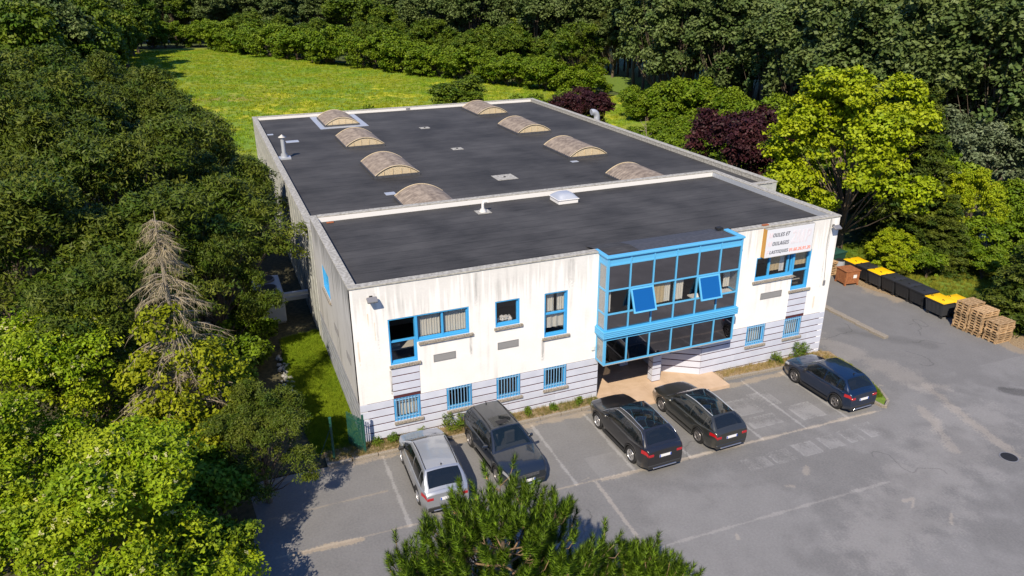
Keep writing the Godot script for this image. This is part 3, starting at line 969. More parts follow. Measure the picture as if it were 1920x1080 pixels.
func _vent(w: float, h: float) -> MB:
	var mb := MB.new()
	mb.box(Vector3(0, 0, -0.03), Vector3(w, h, 0.004))
	mb.box(Vector3(-0.02, -0.02, 0.004), Vector3(w + 0.02, 0.01, 0.02))
	mb.box(Vector3(-0.02, h - 0.01, 0.004), Vector3(w + 0.02, h + 0.02, 0.02))
	mb.box(Vector3(-0.02, 0.01, 0.004), Vector3(0.01, h - 0.01, 0.02))
	mb.box(Vector3(w - 0.01, 0.01, 0.004), Vector3(w + 0.02, h - 0.01, 0.02))
	for k in 8:
		var y := 0.02 + k * (h - 0.04) / 8.0
		mb.quad(Vector3(0.01, y, 0.018), Vector3(w - 0.01, y, 0.018), Vector3(w - 0.01, y + 0.025, 0.006), Vector3(0.01, y + 0.025, 0.006))
	return mb

func _coping(a: Vector3, b: Vector3, wid: float, thick: float, cnt: int) -> void:
	var d := (b - a).normalized()
	var s := d.cross(Vector3.UP) * wid * 0.5
	for i in cnt:
		var p := a.lerp(b, float(i) / cnt) + d * 0.004
		var q := a.lerp(b, float(i + 1) / cnt) - d * 0.004
		var mb := MB.new()
		var dy := rng.randf_range(-0.004, 0.004)
		var lo := Vector3(minf(minf(p.x - s.x, q.x - s.x), minf(p.x + s.x, q.x + s.x)), a.y + dy, minf(minf(p.z - s.z, q.z - s.z), minf(p.z + s.z, q.z + s.z)))
		var hi := Vector3(maxf(maxf(p.x - s.x, q.x - s.x), maxf(p.x + s.x, q.x + s.x)), a.y + thick + dy, maxf(maxf(p.z - s.z, q.z - s.z), maxf(p.z + s.z, q.z + s.z)))
		mb.box(lo, hi, 0.012)
		part("coping_stone", mb, M.concrete, B)

# glazed blue bay over the entrance
func _bay() -> void:
	var x0 := 10.5
	var x1 := 17.33
	var zf := 0.75
	var cw := (x1 - x0) / 6.0
	var rows := [1.76, 3.02, 3.40, 4.14, 5.23, 6.37, 6.70]
	var f := MB.new()
	var t := 0.03
	for i in 7:
		var x := x0 + i * cw
		var a := x - t
		var b := x + t
		if i == 0:
			a = x
			b = x + 0.11
		if i == 6:
			a = x - 0.08
			b = x
		f.box(Vector3(a, 1.72, zf - 0.09), Vector3(b, 6.70, zf))
	for y in [1.76, 2.93, 4.14, 5.23, 6.37]:
		f.box(Vector3(x0 + 0.11, y - 0.028, zf - 0.085), Vector3(x1 - 0.08, y + 0.028, zf - 0.006))
	for sx in [x0, x1 - 0.06]:      # cheeks
		f.box(Vector3(sx, 1.72, 0.004), Vector3(sx + 0.06, 6.70, 0.09))
		for y in [1.76, 2.93, 4.14, 5.23, 6.37]:
			f.box(Vector3(sx + 0.004, y - 0.04, 0.09), Vector3(sx + 0.056, y + 0.04, zf - 0.09))
	var bay := part("glazed_bay", f, M.blue_pale, B)
	# ribbed ledge between the storeys
	for k in 4:
		var l := MB.new()
		l.box(Vector3(x0 - 0.09, 3.05 + k * 0.085, -0.0 + 0.016), Vector3(x1 + 0.09, 3.115 + k * 0.085, zf + 0.10), 0.01)
		part("ledge_rib", l, M.blue_pale, bay)
	var lc := MB.new()
	lc.box(Vector3(x0 - 0.03, 3.03, 0.01), Vector3(x1 + 0.03, 3.41, zf + 0.045))
	part("ledge", lc, M.blue, bay)
	var fl := MB.new()
	fl.box(Vector3(x0 + 0.02, 2.84, -1.2), Vector3(x1 - 0.02, 2.97, zf - 0.1))
	part("bay_floor", fl, M.interior_floor, bay)
	var sf := MB.new()
	sf.box(Vector3(x0 + 0.01, 1.69, 0.02), Vector3(x1 - 0.01, 1.735, zf - 0.01))
	part("soffit", sf, M.interior, bay)
	# panes
	for i in 6:
		for j in [0, 2, 3, 4, 5]:
			if j == 3 and (i == 1 or i == 4): continue
			var m: Material = M.glass_tint
			if j == 0: m = M.glass_stair
			if j == 3: m = M.glass_clear
			if j == 5: m = M.blue_pale
			var p := MB.new()
			p.box(Vector3(x0 + i * cw + 0.03, rows[j] + 0.005, zf - 0.06), Vector3(x0 + (i + 1) * cw - 0.03, rows[j + 1] - 0.005, zf - 0.045))
			part("fascia_panel" if j == 5 else "pane", p, m, bay)
	for sx in [x0 + 0.02, x1 - 0.04]:
		for j in [0, 2, 3, 4, 5]:
			var p := MB.new()
			p.box(Vector3(sx, rows[j] + 0.005, 0.05), Vector3(sx + 0.015, rows[j + 1] - 0.005, zf - 0.08))
			part("fascia_panel" if j == 5 else "side_pane", p, M.blue_pale if j == 5 else M.glass_cheek, bay)
	# two top-hung sashes standing open
	for i in [1, 4]:
		var a := deg_to_rad(-22.0 if i == 1 else -20.0)
		var tr := Transform3D(Basis(Vector3.RIGHT, a), Vector3(x0 + i * cw, 5.2, zf + 0.02))
		var s := MB.new()
		var hh := 1.08
		s.box(Vector3(0.01, -hh, -0.03), Vector3(0.08, 0, 0.03))
		s.box(Vector3(cw - 0.08, -hh, -0.03), Vector3(cw - 0.01, 0, 0.03))
		s.box(Vector3(0.08, -0.07, -0.028), Vector3(cw - 0.08, 0, 0.028))
		s.box(Vector3(0.08, -hh, -0.028), Vector3(cw - 0.08, -hh + 0.07, 0.028))
		var so := part("sash", s, M.blue_pale, bay)
		so.transform = tr
		var g := MB.new()
		g.box(Vector3(0.07, -hh + 0.06, -0.01), Vector3(cw - 0.07, -0.06, 0.01))
		var go := part("sash_pane", g, M.glass_sash, bay)
		go.transform = tr
		for sx in [0.12, cw - 0.12]:
			var st := MB.new()
			st.tube([Vector3(x0 + i * cw + sx, 4.75, zf - 0.02), Vector3(x0 + i * cw + sx, 4.58, zf + 0.22)], [0.012, 0.012], 6)
			part("stay", st, M.white, bay)
	# curtains and a window bench behind the middle row
	curtain(bay, x0 + 0.17, x0 + 0.34, 4.2, 5.2, zf - 0.2, M.curtain)
	curtain(bay, x0 + 2 * cw + 0.05, x0 + 2 * cw + 0.72, 4.2, 5.2, zf - 0.2, M.blind, 3.0)
	curtain(bay, x0 + 2 * cw + 0.72, x0 + 3 * cw - 0.1, 4.2, 5.2, zf - 0.22, M.curtain)
	curtain(bay, x0 + 3 * cw + 0.05, x0 + 3 * cw + 0.55, 4.2, 5.2, zf - 0.2, M.curtain)
	curtain(bay, x0 + 5 * cw + 0.03, x0 + 5 * cw + 0.32, 4.2, 5.2, zf - 0.3, M.curtain)
	curtain(bay, x0 + 5 * cw + 0.6, x0 + 5 * cw + 0.9, 4.3, 5.2, zf - 0.4, M.curtain)
	var bench := MB.new()
	bench.box(Vector3(x0 + 4 * cw, 4.05, 0.1), Vector3(x1 - 0.1, 4.1, zf - 0.12))
	part("bench", bench, M.white, bay)
	# handrail of the stairs behind the lower panes
	var hr := MB.new()
	hr.tube([Vector3(10.95, 2.85, 0.35), Vector3(12.35, 1.85, 0.35)], [0.035, 0.035], 6)
	part("handrail", hr, M.white, bay)
	# cap and roof of the bay
	var cap := MB.new()
	cap.box(Vector3(x0 - 0.05, 6.70, zf - 0.16), Vector3(x1 + 0.05, 6.79, zf + 0.06), 0.012)
	cap.box(Vector3(x0 - 0.05, 6.70, -0.35), Vector3(x0 + 0.12, 6.788, zf - 0.165), 0.012)
	cap.box(Vector3(x1 - 0.2, 6.70, -0.45), Vector3(x1 + 0.05, 6.788, zf - 0.165), 0.012)
	part("cap", cap, M.blue_pale, bay)
	var rf := MB.new()
	rf.box(Vector3(x0 + 0.13, 6.6, -0.4), Vector3(x1 - 0.21, 6.73, zf - 0.17))
	rf.quad(Vector3(x0 + 0.13, 6.728, -0.4), Vector3(x1 - 0.21, 6.728, -0.4), Vector3(x1 - 0.21, 6.505, -1.5), Vector3(x0 + 0.13, 6.505, -1.5))
	part("bay_roof", rf, M.felt_front, bay)
	var pa := MB.new()
	pa.quad(Vector3(12.2, 6.735, 0.5), Vector3(17.0, 6.735, 0.5), Vector3(17.0, 6.735, -0.4), Vector3(12.2, 6.735, -0.4))
	pa.quad(Vector3(12.2, 6.735, -0.4), Vector3(17.0, 6.735, -0.4), Vector3(17.0, 6.56, -1.26), Vector3(12.2, 6.56, -1.26))
	part("felt_patch", pa, M.felt_patch, bay)

func _entrance(rows: Array) -> void:
	var fy := -0.30
	# paved landing in large slabs
	var base := MB.new()
	base.box(Vector3(10.66, -0.9, -3.2), Vector3(17.0, fy - 0.03, 1.36))
	var dk := part("landing", base, M.deck, B)
	for i in 5:
		for j in 3:
			var a := Vector3(10.67 + i * 1.265, fy - 0.03, -3.15 + j * 1.5)
			var s := MB.new()
			s.box(a, a + Vector3(1.258, 0.03, 1.493), 0.004)
			part("paving_slab", s, M.deck, dk)
	# back wall with dark glass doors, left and right recess walls
	var bw := MB.new()
	bw.box(Vector3(10.35, -0.9, -3.4), Vector3(17.2, 2.62, -3.25))
	part("recess_wall", bw, M.interior_floor, B)
	for k in 2:
		var d := MB.new()
		d.box(Vector3(11.6 + k * 1.0, fy, -3.24), Vector3(12.55 + k * 1.0, 1.8, -3.2))
		var dd := part("door", d, M.glass_tint, B)
		var hn := MB.new()
		hn.tube([Vector3(12.45 + k * 0.25, 0.55, -3.15), Vector3(12.45 + k * 0.25, 1.1, -3.15)], [0.02, 0.02], 6)
		part("handle", hn, M.zinc, dd)
	var walls := [[Vector2(10.65, -3.25), Vector2(10.65, -0.012)], [Vector2(14.55, -1.12), Vector2(16.25, -0.012)], [Vector2(14.55, -3.25), Vector2(14.55, -1.12)]]
	for k in walls.size():
		var a: Vector2 = walls[k][0]
		var b: Vector2 = walls[k][1]
		var d := b - a
		var L := d.length()
		var out := Vector3(-d.y, 0, d.x).normalized()    # normal of the face
		if k == 0: out = Vector3.RIGHT
		if k == 2: out = Vector3.LEFT
		if k == 1: out = Vector3(-1.1, 0, 1.7).normalized()
		var xf := Transform3D(Basis(Vector3(d.x, 0, d.y) / L, Vector3.UP, out), Vector3(a.x, 0, a.y))
		if xf.basis.determinant() < 0:
			xf = Transform3D(Basis(-Vector3(d.x, 0, d.y) / L, Vector3.UP, out), Vector3(b.x, 0, b.y))
		var s := MB.new()
		s.xf = xf
		s.box(Vector3(0, -0.9, -0.2), Vector3(L, 2.6, 0.0))
		part("recess_wall", s, M.joint, B)
		for r in 6:
			var p := MB.new()
			p.xf = xf
			p.box(Vector3(0.002, rows[r][1], 0.001), Vector3(L - 0.002, rows[r][0], 0.026), 0.004)
			part("cladding_panel", p, M.panel[(r + k) % 4], B)
	# striped columns
	for cpos in [Vector3(13.95, 0, -0.42), Vector3(13.3, 0, -2.3)]:
		var cc := MB.new()
		cc.box(cpos + Vector3(-0.21, fy, -0.18), cpos + Vector3(0.21, 2.62, 0.18))
		var co := part("column", cc, M.joint, B)
		for y in [[fy + 0.03, 0.01], [0.05, 0.36], [0.40, 0.71], [0.75, 1.05], [1.09, 1.40], [1.44, 1.73]]:
			var p := MB.new()
			p.box(cpos + Vector3(-0.225, y[0], -0.195), cpos + Vector3(0.225, y[1], 0.195), 0.006)
			part("cladding_block", p, M.panel[2], co)
	var bx := MB.new()
	bx.box(Vector3(10.28, 2.2, 0.003), Vector3(10.42, 2.42, 0.09), 0.012)
	part("intercom", bx, M.white, B)

func _workshop() -> void:
	var lft := MB.new()
	lft.box(Vector3(-0.04, -0.6, RZ), Vector3(0.3, RH - 0.075, -D1 - 0.004))
	var w := part("workshop_wall", lft, M.rear_wall, B)
	for i in 29:      # upright ribs of the concrete panels
		var r := MB.new()
		var z := -D1 - 0.6 - i * 1.2
		r.box(Vector3(-0.075, -0.6, z - 0.035), Vector3(-0.041, RH - 0.08, z + 0.035))
		part("wall_rib", r, M.rear_wall, w)
	var bk := MB.new()
	bk.box(Vector3(0.302, -0.8, RZ), Vector3(RX - 0.302, RH - 0.075, RZ + 0.3))
	part("workshop_wall", bk, M.rear_wall, B)
	var rt := MB.new()
	rt.box(Vector3(RX - 0.3, -0.9, RZ), Vector3(RX, RH - 0.075, RF))
	part("workshop_wall", rt, M.rear_wall, B)
	var ft := MB.new()
	ft.box(Vector3(W + 0.003, -0.9, RF - 0.3), Vector3(RX - 0.302, RH - 0.075, RF - 0.002))
	part("workshop_wall", ft, M.rear_wall, B)
	var rf := MB.new()
	var y := 5.77
	rf.quad(Vector3(0.3, y, -D1 - 0.004), Vector3(RX - 0.3, y, -D1 - 0.004), Vector3(RX - 0.3, y, RZ + 0.3), Vector3(0.3, y, RZ + 0.3))
	rf.quad(Vector3(W + 0.004, y, RF - 0.3), Vector3(RX - 0.3, y, RF - 0.3), Vector3(RX - 0.3, y, -D1 - 0.004), Vector3(W + 0.004, y, -D1 - 0.004), Vector2(0.87, 1), Vector2(1, 1), Vector2(1, 0.96), Vector2(0.87, 0.96))
	rf.quad(Vector3(0.3, y - 0.15, RZ + 0.3), Vector3(RX - 0.3, y - 0.15, RZ + 0.3), Vector3(RX - 0.3, y - 0.15, -D1 - 0.004), Vector3(0.3, y - 0.15, -D1 - 0.004))
	part("workshop_roof", rf, M.felt_rear, B)
	var fl := MB.new()
	fl.box(Vector3(0.3, y, RZ + 0.301), Vector3(RX - 0.3, RH - 0.08, RZ + 0.32))
	part("flashing", fl, M.white, B)
	var fl2 := MB.new()
	fl2.box(Vector3(RX - 0.32, y, RZ + 0.33), Vector3(RX - 0.301, RH - 0.08, RF - 0.33))
	part("flashing", fl2, M.concrete, B)
	_coping(Vector3(0.12, RH - 0.074, -D1 - 0.02), Vector3(0.12, RH - 0.074, RZ - 0.04), 0.4, 0.074, 12)
	_coping(Vector3(RX - 0.14, RH - 0.074, RF + 0.03), Vector3(RX - 0.14, RH - 0.074, RZ - 0.04), 0.38, 0.074, 12)
	_coping(Vector3(0.34, RH - 0.076, RZ + 0.13), Vector3(RX - 0.35, RH - 0.076, RZ + 0.13), 0.36, 0.072, 9)
	_coping(Vector3(W + 0.06, RH - 0.076, RF - 0.13), Vector3(RX - 0.35, RH - 0.076, RF - 0.13), 0.36, 0.072, 1)
	var sc := MB.new()
	sc.box(Vector3(13.9, 5.82, RZ + 0.32), Vector3(14.3, 5.97, RZ + 0.345))
	part("overflow", sc, M.grey_metal, B)

# ---------------------------------------------------------------- roof fittings
func _dome() -> Node3D:
	# barrel rooflight, axis along z, front gable at z = 0
	var root := Node3D.new()
	root.name = "rooflight"
	var w := 2.85
	var L := 4.4
	var hh := 0.55
	var arc := func(t: float, off: float) -> Vector2:
		var a := lerpf(-1.0, 1.0, t)
		return Vector2(a * w * 0.5, 0.17 + hh * (1.0 - a * a) + off)
	var mb := MB.new()
	var nz := 128
	var rows := []
	for i in nz + 1:
		var r := []
		for k in 19:
			var q: Vector2 = arc.call(k / 18.0, 0.030 * sin(i * PI * 0.25))
			r.append(Vector3(q.x, q.y, -L * i / nz))
		rows.append(r)
	mb.grid(rows)
	part("vault", mb, M.dome, root)
	for z in [0.0, -L]:
		var g := MB.new()
		for k in 18:
			var a: Vector2 = arc.call(k / 18.0, -0.02)
			var b: Vector2 = arc.call((k + 1) / 18.0, -0.02)
			var sgn := -0.05 if z == 0.0 else 0.05
			g.quad(Vector3(a.x, 0.15, z + sgn), Vector3(b.x, 0.15, z + sgn), Vector3(b.x, b.y, z + sgn), Vector3(a.x, a.y, z + sgn))
		part("gable", g, M.dome_end, root)
		var rim := MB.new()
		var pts := []
		var rd := []
		for k in 19:
			var q: Vector2 = arc.call(k / 18.0, 0.012)
			pts.append(Vector3(q.x, q.y, z))
			rd.append(0.03)
		rim.tube(pts, rd, 5)
		part("rim", rim, M.dome_end, root)
	var kb := MB.new()
	for s in [[Vector3(-w / 2 - 0.06, -0.01, -L - 0.06), Vector3(-w / 2 + 0.02, 0.16, 0.06)], [Vector3(w / 2 - 0.02, -0.01, -L - 0.06), Vector3(w / 2 + 0.06, 0.16, 0.06)], [Vector3(-w / 2 + 0.02, -0.01, -0.02), Vector3(w / 2 - 0.02, 0.155, 0.06)], [Vector3(-w / 2 + 0.02, -0.01, -L - 0.06), Vector3(w / 2 - 0.02, 0.155, -L + 0.02)]]:
		kb.box(s[0], s[1])
	part("upstand", kb, M.felt_patch, root)
	for k in 4:
		var st := MB.new()
		var x := -w / 2 + (k + 1) * w / 5.0
		st.box(Vector3(x - 0.012, 0.16, -0.045), Vector3(x + 0.012, 0.17 + hh * 0.75 * (1.0 - pow(x / (w * 0.5), 2)), 0.0))
		part("strut", st, M.dome_end, root)
	return root

func roof_things() -> void:
	var y := 5.772
	var proto := _dome()
	var spots := [[6.8, -39.0], [6.8, -29.6], [6.8, -19.9], [6.8, -10.5], [20.45, -38.9], [20.4, -29.3], [20.4, -19.9], [20.4, -10.45]]
	for i in spots.size():
		var o: Node3D = proto if i == 0 else proto.duplicate()
		o.name = "rooflight"
		B.add_child(o, true)
		o.position = Vector3(spots[i][0], y, spots[i][1])
	var apron := MB.new()
	apron.box(Vector3(4.85, y + 0.001, -44.6), Vector3(8.9, y + 0.02, -38.2))
	part("metal_apron", apron, M.zinc, B)
	# rain outlets and patches
	for p in [[12.6, -35.7, 0.8, 0.7, 1], [12.5, -26.7, 0.8, 0.7, 1], [12.3, -17.7, 1.35, 1.3, 1], [0.5, -37.8, 0.45, 0.5, 0], [1.55, -34.4, 0.95, 0.8, 0], [18.7, -19.4, 0.5, 0.4, 0], [5.1, -16.4, 0.6, 0.6, 0]]:
		var s := MB.new()
		s.box(Vector3(p[0], y + 0.001, p[1]), Vector3(p[0] + p[2], y + 0.018, p[1] + p[3]))
		var o := part("roof_plate", s, M.zinc if p[4] == 0 else M.concrete, B)
		if p[4] == 1:
			var d := MB.new()
			d.tube([Vector3(p[0] + p[2] * 0.5, y + 0.01, p[1] + p[3] * 0.5), Vector3(p[0] + p[2] * 0.5, y + 0.06, p[1] + p[3] * 0.5)], [0.09, 0.06], 10)
			part("drain", d, M.dark, o)
	# flue with a conical hat
	var f := MB.new()
	var c := Vector3(0.78, y, -28.1)
	f.tube([c + Vector3(0, 0.1, 0), c + Vector3(0, 0.35, 0), c + Vector3(0, 0.42, 0), c + Vector3(0, 1.45, 0)], [0.26, 0.22, 0.14, 0.14], 14)
	var fo := part("flue", f, M.zinc, B)
	var pl := MB.new()
	pl.box(c + Vector3(-0.42, 0.001, -0.38), c + Vector3(0.42, 0.12, 0.38))
	part("base", pl, M.zinc, fo)
	var hat := MB.new()
	hat.tube([c + Vector3(0, 1.5, 0), c + Vector3(0, 1.52, 0), c + Vector3(0, 1.7, 0)], [0.27, 0.27, 0.01], 14)
	part("hat", hat, M.white, fo)
	for a in 3:
		var lg := MB.new()
		var d := Vector3(cos(a * TAU / 3), 0, sin(a * TAU / 3)) * 0.13
		lg.tube([c + d + Vector3(0, 1.4, 0), c + d + Vector3(0, 1.51, 0)], [0.015, 0.015], 5)
		part("strap", lg, M.zinc, fo)
	# bent duct rising over the right wall
	var bd := MB.new()
	var pts := [Vector3(RX + 0.35, 2.0, -32.0), Vector3(RX + 0.35, 6.2, -32.0)]
	var rr := [0.26, 0.26]
	for k in 7:
		var a := deg_to_rad(15.0 * (k + 1))
		pts.append(Vector3(RX + 0.35 - 0.45 * (1 - cos(a)), 6.2 + 0.45 * sin(a), -32.0))
		rr.append(0.26)
	bd.tube(pts, rr, 14)
	part("bent_duct", bd, M.zinc, B)
	# gooseneck vent and small skylight on the office roof
	y = 6.502
	var g := MB.new()
	c = Vector3(8.3, y, -8.2)
	g.tube([c + Vector3(0, 0.02, 0), c + Vector3(0, 0.16, 0), c + Vector3(0, 0.2, 0), c + Vector3(0, 0.42, 0), c + Vector3(0.05, 0.52, 0), c + Vector3(0.15, 0.55, 0), c + Vector3(0.24, 0.5, 0)], [0.2, 0.14, 0.075, 0.07, 0.07, 0.07, 0.07], 10)
	var go := part("gooseneck_vent", g, M.white, B)
	var gp := MB.new()
	gp.box(c + Vector3(-0.36, 0.001, -0.34), c + Vector3(0.36, 0.02, 0.34))
	part("base", gp, M.concrete, go)
	c = Vector3(12.9, y, -8.35)
	var sk := MB.new()
	sk.box(c + Vector3(-0.56, 0.0, -0.56), c + Vector3(0.56, 0.2, 0.56), 0.02)
	var so := part("skylight", sk, M.white, B)
	var sd := MB.new()
	var rows := []
	for i in 9:
		var r := []
		for k in 9:
			var u := -1.0 + i * 0.25
			var v := -1.0 + k * 0.25
			var hgt := 0.26 * (1.0 - pow(absf(u), 4)) * (1.0 - pow(absf(v), 4))
			r.append(c + Vector3(v * 0.58, 0.26 + hgt, u * 0.58))
		rows.append(r)
	sd.grid(rows, true)
	part("dome", sd, M.zinc, so)
	var sk2 := MB.new()
	sk2.box(c + Vector3(-0.6, 0.21, -0.6), c + Vector3(0.6, 0.258, 0.6), 0.01)
	part("frame", sk2, M.white, so)
	# rust-coloured brick bits on the coping by the sign, cable box by the bay
	for q in [Vector3(19.0, 6.81, -0.16), Vector3(0.55, 6.51, -0.45), Vector3(0.7, 6.51, -9.45)]:
		var b := MB.new()
		b.box(q, q + Vector3(0.34, 0.05, 0.14), 0.01)
		part("brick", b, mat(lin(0.30, 0.09, 0.03), 0.9), B)
	var cb := MB.new()
	cb.box(Vector3(16.85, 6.74, -0.75), Vector3(17.15, 6.84, -0.5), 0.01)
	part("cable_box", cb, M.dark, B)

func _text(parent: Node, s: String, h: float, at: Vector3, m: Material, called := "lettering", skew := 0.22, wide := 1.0, bold := 900) -> void:
	var t := TextMesh.new()
	var f := SystemFont.new()
	f.font_names = PackedStringArray(["Droid Sans"])
	f.font_weight = bold
	t.font = f
	t.text = s
	t.font_size = 64
	t.pixel_size = h / 46.0
	t.depth = 0.006
	t.horizontal_alignment = HORIZONTAL_ALIGNMENT_LEFT
	t.vertical_alignment = VERTICAL_ALIGNMENT_BOTTOM
	t.material = m
	var o := inst(called, t, parent)
	var bb := t.get_aabb()
	var kx := wide / bb.size.x      # fitted to the width and height on the board
	var ky := h / bb.size.y
	o.transform = Transform3D(Basis(Vector3(kx, 0, 0), Vector3(skew * ky, ky, 0), Vector3(0, 0, 1)), at - Vector3(bb.position.x * kx, bb.position.y * ky, 0))

func sign_and_lamps() -> void:
	var s := thing("company_sign", "faded white lettered company sign board above the right upper window", "sign", Vector3(19.02, 5.33, 0.0))
	var w := 2.78
	var h := 1.36
	var z := 0.25
	var b := MB.new()
	b.box(Vector3(0.03, 0, z - 0.03), Vector3(w, h, z), 0.004)
	part("board", b, mat(lin(0.66, 0.68, 0.73), 0.5), s)
	var e := MB.new()
	e.box(Vector3(0.0, 0.0, 0.02), Vector3(0.028, h, z))
	part("edge", e, M.wood_sign, s)
	var bx := MB.new()
	bx.box(Vector3(0.03, h + 0.001, 0.015), Vector3(w, h + 0.025, z))
	bx.box(Vector3(w + 0.001, 0.0, 0.015), Vector3(w + 0.02, h, z))
	bx.box(Vector3(0.03, -0.02, 0.015), Vector3(w, -0.001, z))
	part("casing", bx, M.concrete, s)
	var ink := mat(lin(0.05, 0.055, 0.08), 0.7)
	var pink := mat(lin(0.66, 0.56, 0.60), 0.7)
	var red := mat(lin(0.72, 0.20, 0.12), 0.7)
	_text(s, "OULES ET", 0.19, Vector3(0.36, 0.96, z + 0.003), ink, "lettering", 0.2, 0.96)
	_text(s, "OULAGES", 0.19, Vector3(0.38, 0.54, z + 0.003), ink, "lettering", 0.2, 0.94)
	_text(s, "LASTIQUES", 0.19, Vector3(0.28, 0.12, z + 0.003), ink, "lettering", 0.2, 1.06)
	_text(s, "01.60.26.91.20", 0.16, Vector3(1.42, 0.13, z + 0.003), red, "phone_number", 0.1, 1.26)
	_text(s, "M", 0.24, Vector3(0.12, 0.95, z + 0.003), pink, "initial", 0.2, 0.2)
	_text(s, "M", 0.24, Vector3(0.12, 0.53, z + 0.003), pink, "initial", 0.2, 0.2)
	_text(s, "P", 0.24, Vector3(0.08, 0.11, z + 0.003), pink, "initial", 0.2, 0.15)
	_text(s, "2MP", 0.64, Vector3(1.46, 0.52, z + 0.003), pink, "initials", 0.1, 1.1, 700)
	_text(s, "2MP", 0.60, Vector3(1.485, 0.54, z + 0.006), mat(lin(0.65, 0.66, 0.70), 0.6), "initials_fill", 0.1, 1.05, 400)
	for q in [[0.79, "grey floodlight on the wall above the leftmost upper window", 1.0], [23.2, "grey floodlight on the wall at the right end of the facade", 1.0]]:
		var l := thing("floodlight", q[1], "floodlight", Vector3(q[0], 6.32, 0.0), 0, "facade floodlights")
		var br := MB.new()
		br.box(Vector3(-0.06, -0.06, 0.003), Vector3(0.06, 0.06, 0.03))
		br.box(Vector3(-0.02, -0.02, 0.03), Vector3(0.02, 0.02, 0.16))
		part("bracket", br, M.dark, l)
		var hd := MB.new()
		hd.xf = Transform3D(Basis(Vector3.RIGHT, deg_to_rad(28)), Vector3(0, -0.02, 0.26))
		hd.box(Vector3(-0.2, -0.04, -0.13), Vector3(0.2, 0.06, 0.14), 0.025)
		part("housing", hd, M.grey_metal, l)
		var gl := MB.new()
		gl.xf = hd.xf
		gl.box(Vector3(-0.17, -0.05, -0.1), Vector3(0.17, -0.041, 0.12))
		part("lens", gl, M.glass_clear, l)
	var j := MB.new()
	j.box(Vector3(23.12, 3.25, 0.002), Vector3(23.24, 3.5, 0.06), 0.01)
	part("junction_box", j, M.grey_metal, B)
	var cab := MB.new()
	cab.tube([Vector3(23.02, 6.7, 0.012), Vector3(23.0, 5.4, 0.012), Vector3(23.12, 4.2, 0.012), Vector3(23.18, 3.5, 0.012)], [0.012, 0.012, 0.012, 0.012], 5)
	part("cable", cab, M.grey_metal, B)

# ---------------------------------------------------------------- cars
class Car:
	var L := 4.5
	var W := 1.82
	var H := 1.6
	var fa := 0.9
	var ra := 3.55
	var R := 0.34
	var nose := 0.74
	var hood := 0.98
	var belt := 0.96
	var tail := 1.02
	var A := 1.15
	var Bs := 2.0
	var Cs := 3.85
	var D := 4.38
	var rw := 0.62     # half roof width
	func hw(s: float) -> float:
		return W * 0.5 * (0.74 + 0.26 * pow(smoothstep(-0.25, 0.75, s), 0.7)) * (0.80 + 0.20 * pow(smoothstep(-0.15, 0.55, L - s), 0.7))
	func yt(s: float) -> float:
		var front := lerpf(nose, hood, pow(clampf(s / A, 0, 1), 0.7)) - 0.16 * pow(clampf(1.0 - s / 0.22, 0, 1), 2.0)
		if s < A: return front
		var b := lerpf(hood, belt, smoothstep(A, A + 0.5, s))
		b = lerpf(b, tail, smoothstep(Cs - 1.0, D, s))
		return b - 0.10 * pow(clampf(1.0 - (L - s) / 0.14, 0, 1), 2.0)
	func yl(s: float) -> float:
		var y := 0.21 + 0.10 * pow(clampf(1.0 - s / 0.35, 0, 1), 2.0) + 0.12 * pow(clampf(1.0 - (L - s) / 0.4, 0, 1), 1.5)
		for a in [fa, ra]:
			var Ra := R + 0.055
			if absf(s - a) < Ra:
				y = maxf(y, R + sqrt(Ra * Ra - (s - a) * (s - a)) - 0.01)
		return y
	func yr(s: float) -> float:
		if s < Bs:
			var t := clampf((s - A) / (Bs - A), 0, 1)
			return lerpf(yt(A) + 0.015, H - 0.05, t * (1.16 - 0.16 * t))
		if s > Cs:
			var t := clampf((s - Cs) / (D - Cs), 0, 1)
			return lerpf(H - 0.075, tail + 0.015, t * (0.72 + 0.28 * t))
		var t := (s - Bs) / (Cs - Bs)
		return H - 0.05 + 0.045 * sin(PI * clampf(t * 0.9 + 0.05, 0, 1)) - 0.025 * t
	func wr(s: float) -> float:
		var wb := hw(s) * 0.92
		if s < Bs: return lerpf(wb, rw, pow(clampf((s - A) / (Bs - A), 0, 1), 0.8))
		if s > Cs: return lerpf(rw * 0.97, wb * 0.96, pow(clampf((s - Cs) / (D - Cs), 0, 1), 0.9))
		return rw * (1.0 - 0.03 * (s - Bs) / (Cs - Bs))
	func low(s: float, k: int) -> Vector3:
		var w := hw(s)
		var a := yl(s)
		var b := yt(s)
		var cr := 0.045
		var px := [w * 0.70, w * 0.955, w * 1.0, w * 0.995, w * 0.965, w * 0.92, w * 0.5, 0.0]
		var py := [a, a, a + 0.35 * (b - a), a + 0.68 * (b - a), b - 0.06, b, b + cr * 0.75, b + cr]
		return Vector3(px[k], py[k], s - L * 0.5)
	func side(s: float, t: float) -> Vector3:
		var wb := hw(s) * 0.92
		var a := yt(s)
		var b := yr(s) - 0.03
		return Vector3(lerpf(wb, wr(s), t) + 0.035 * sin(PI * t), lerpf(a, b, t), s - L * 0.5)
	func top(s: float, f: float) -> Vector3:
		return Vector3(wr(s) * f * 0.97, yr(s) + 0.03 * (1.0 - f * f) - 0.015 * f * f, s - L * 0.5)

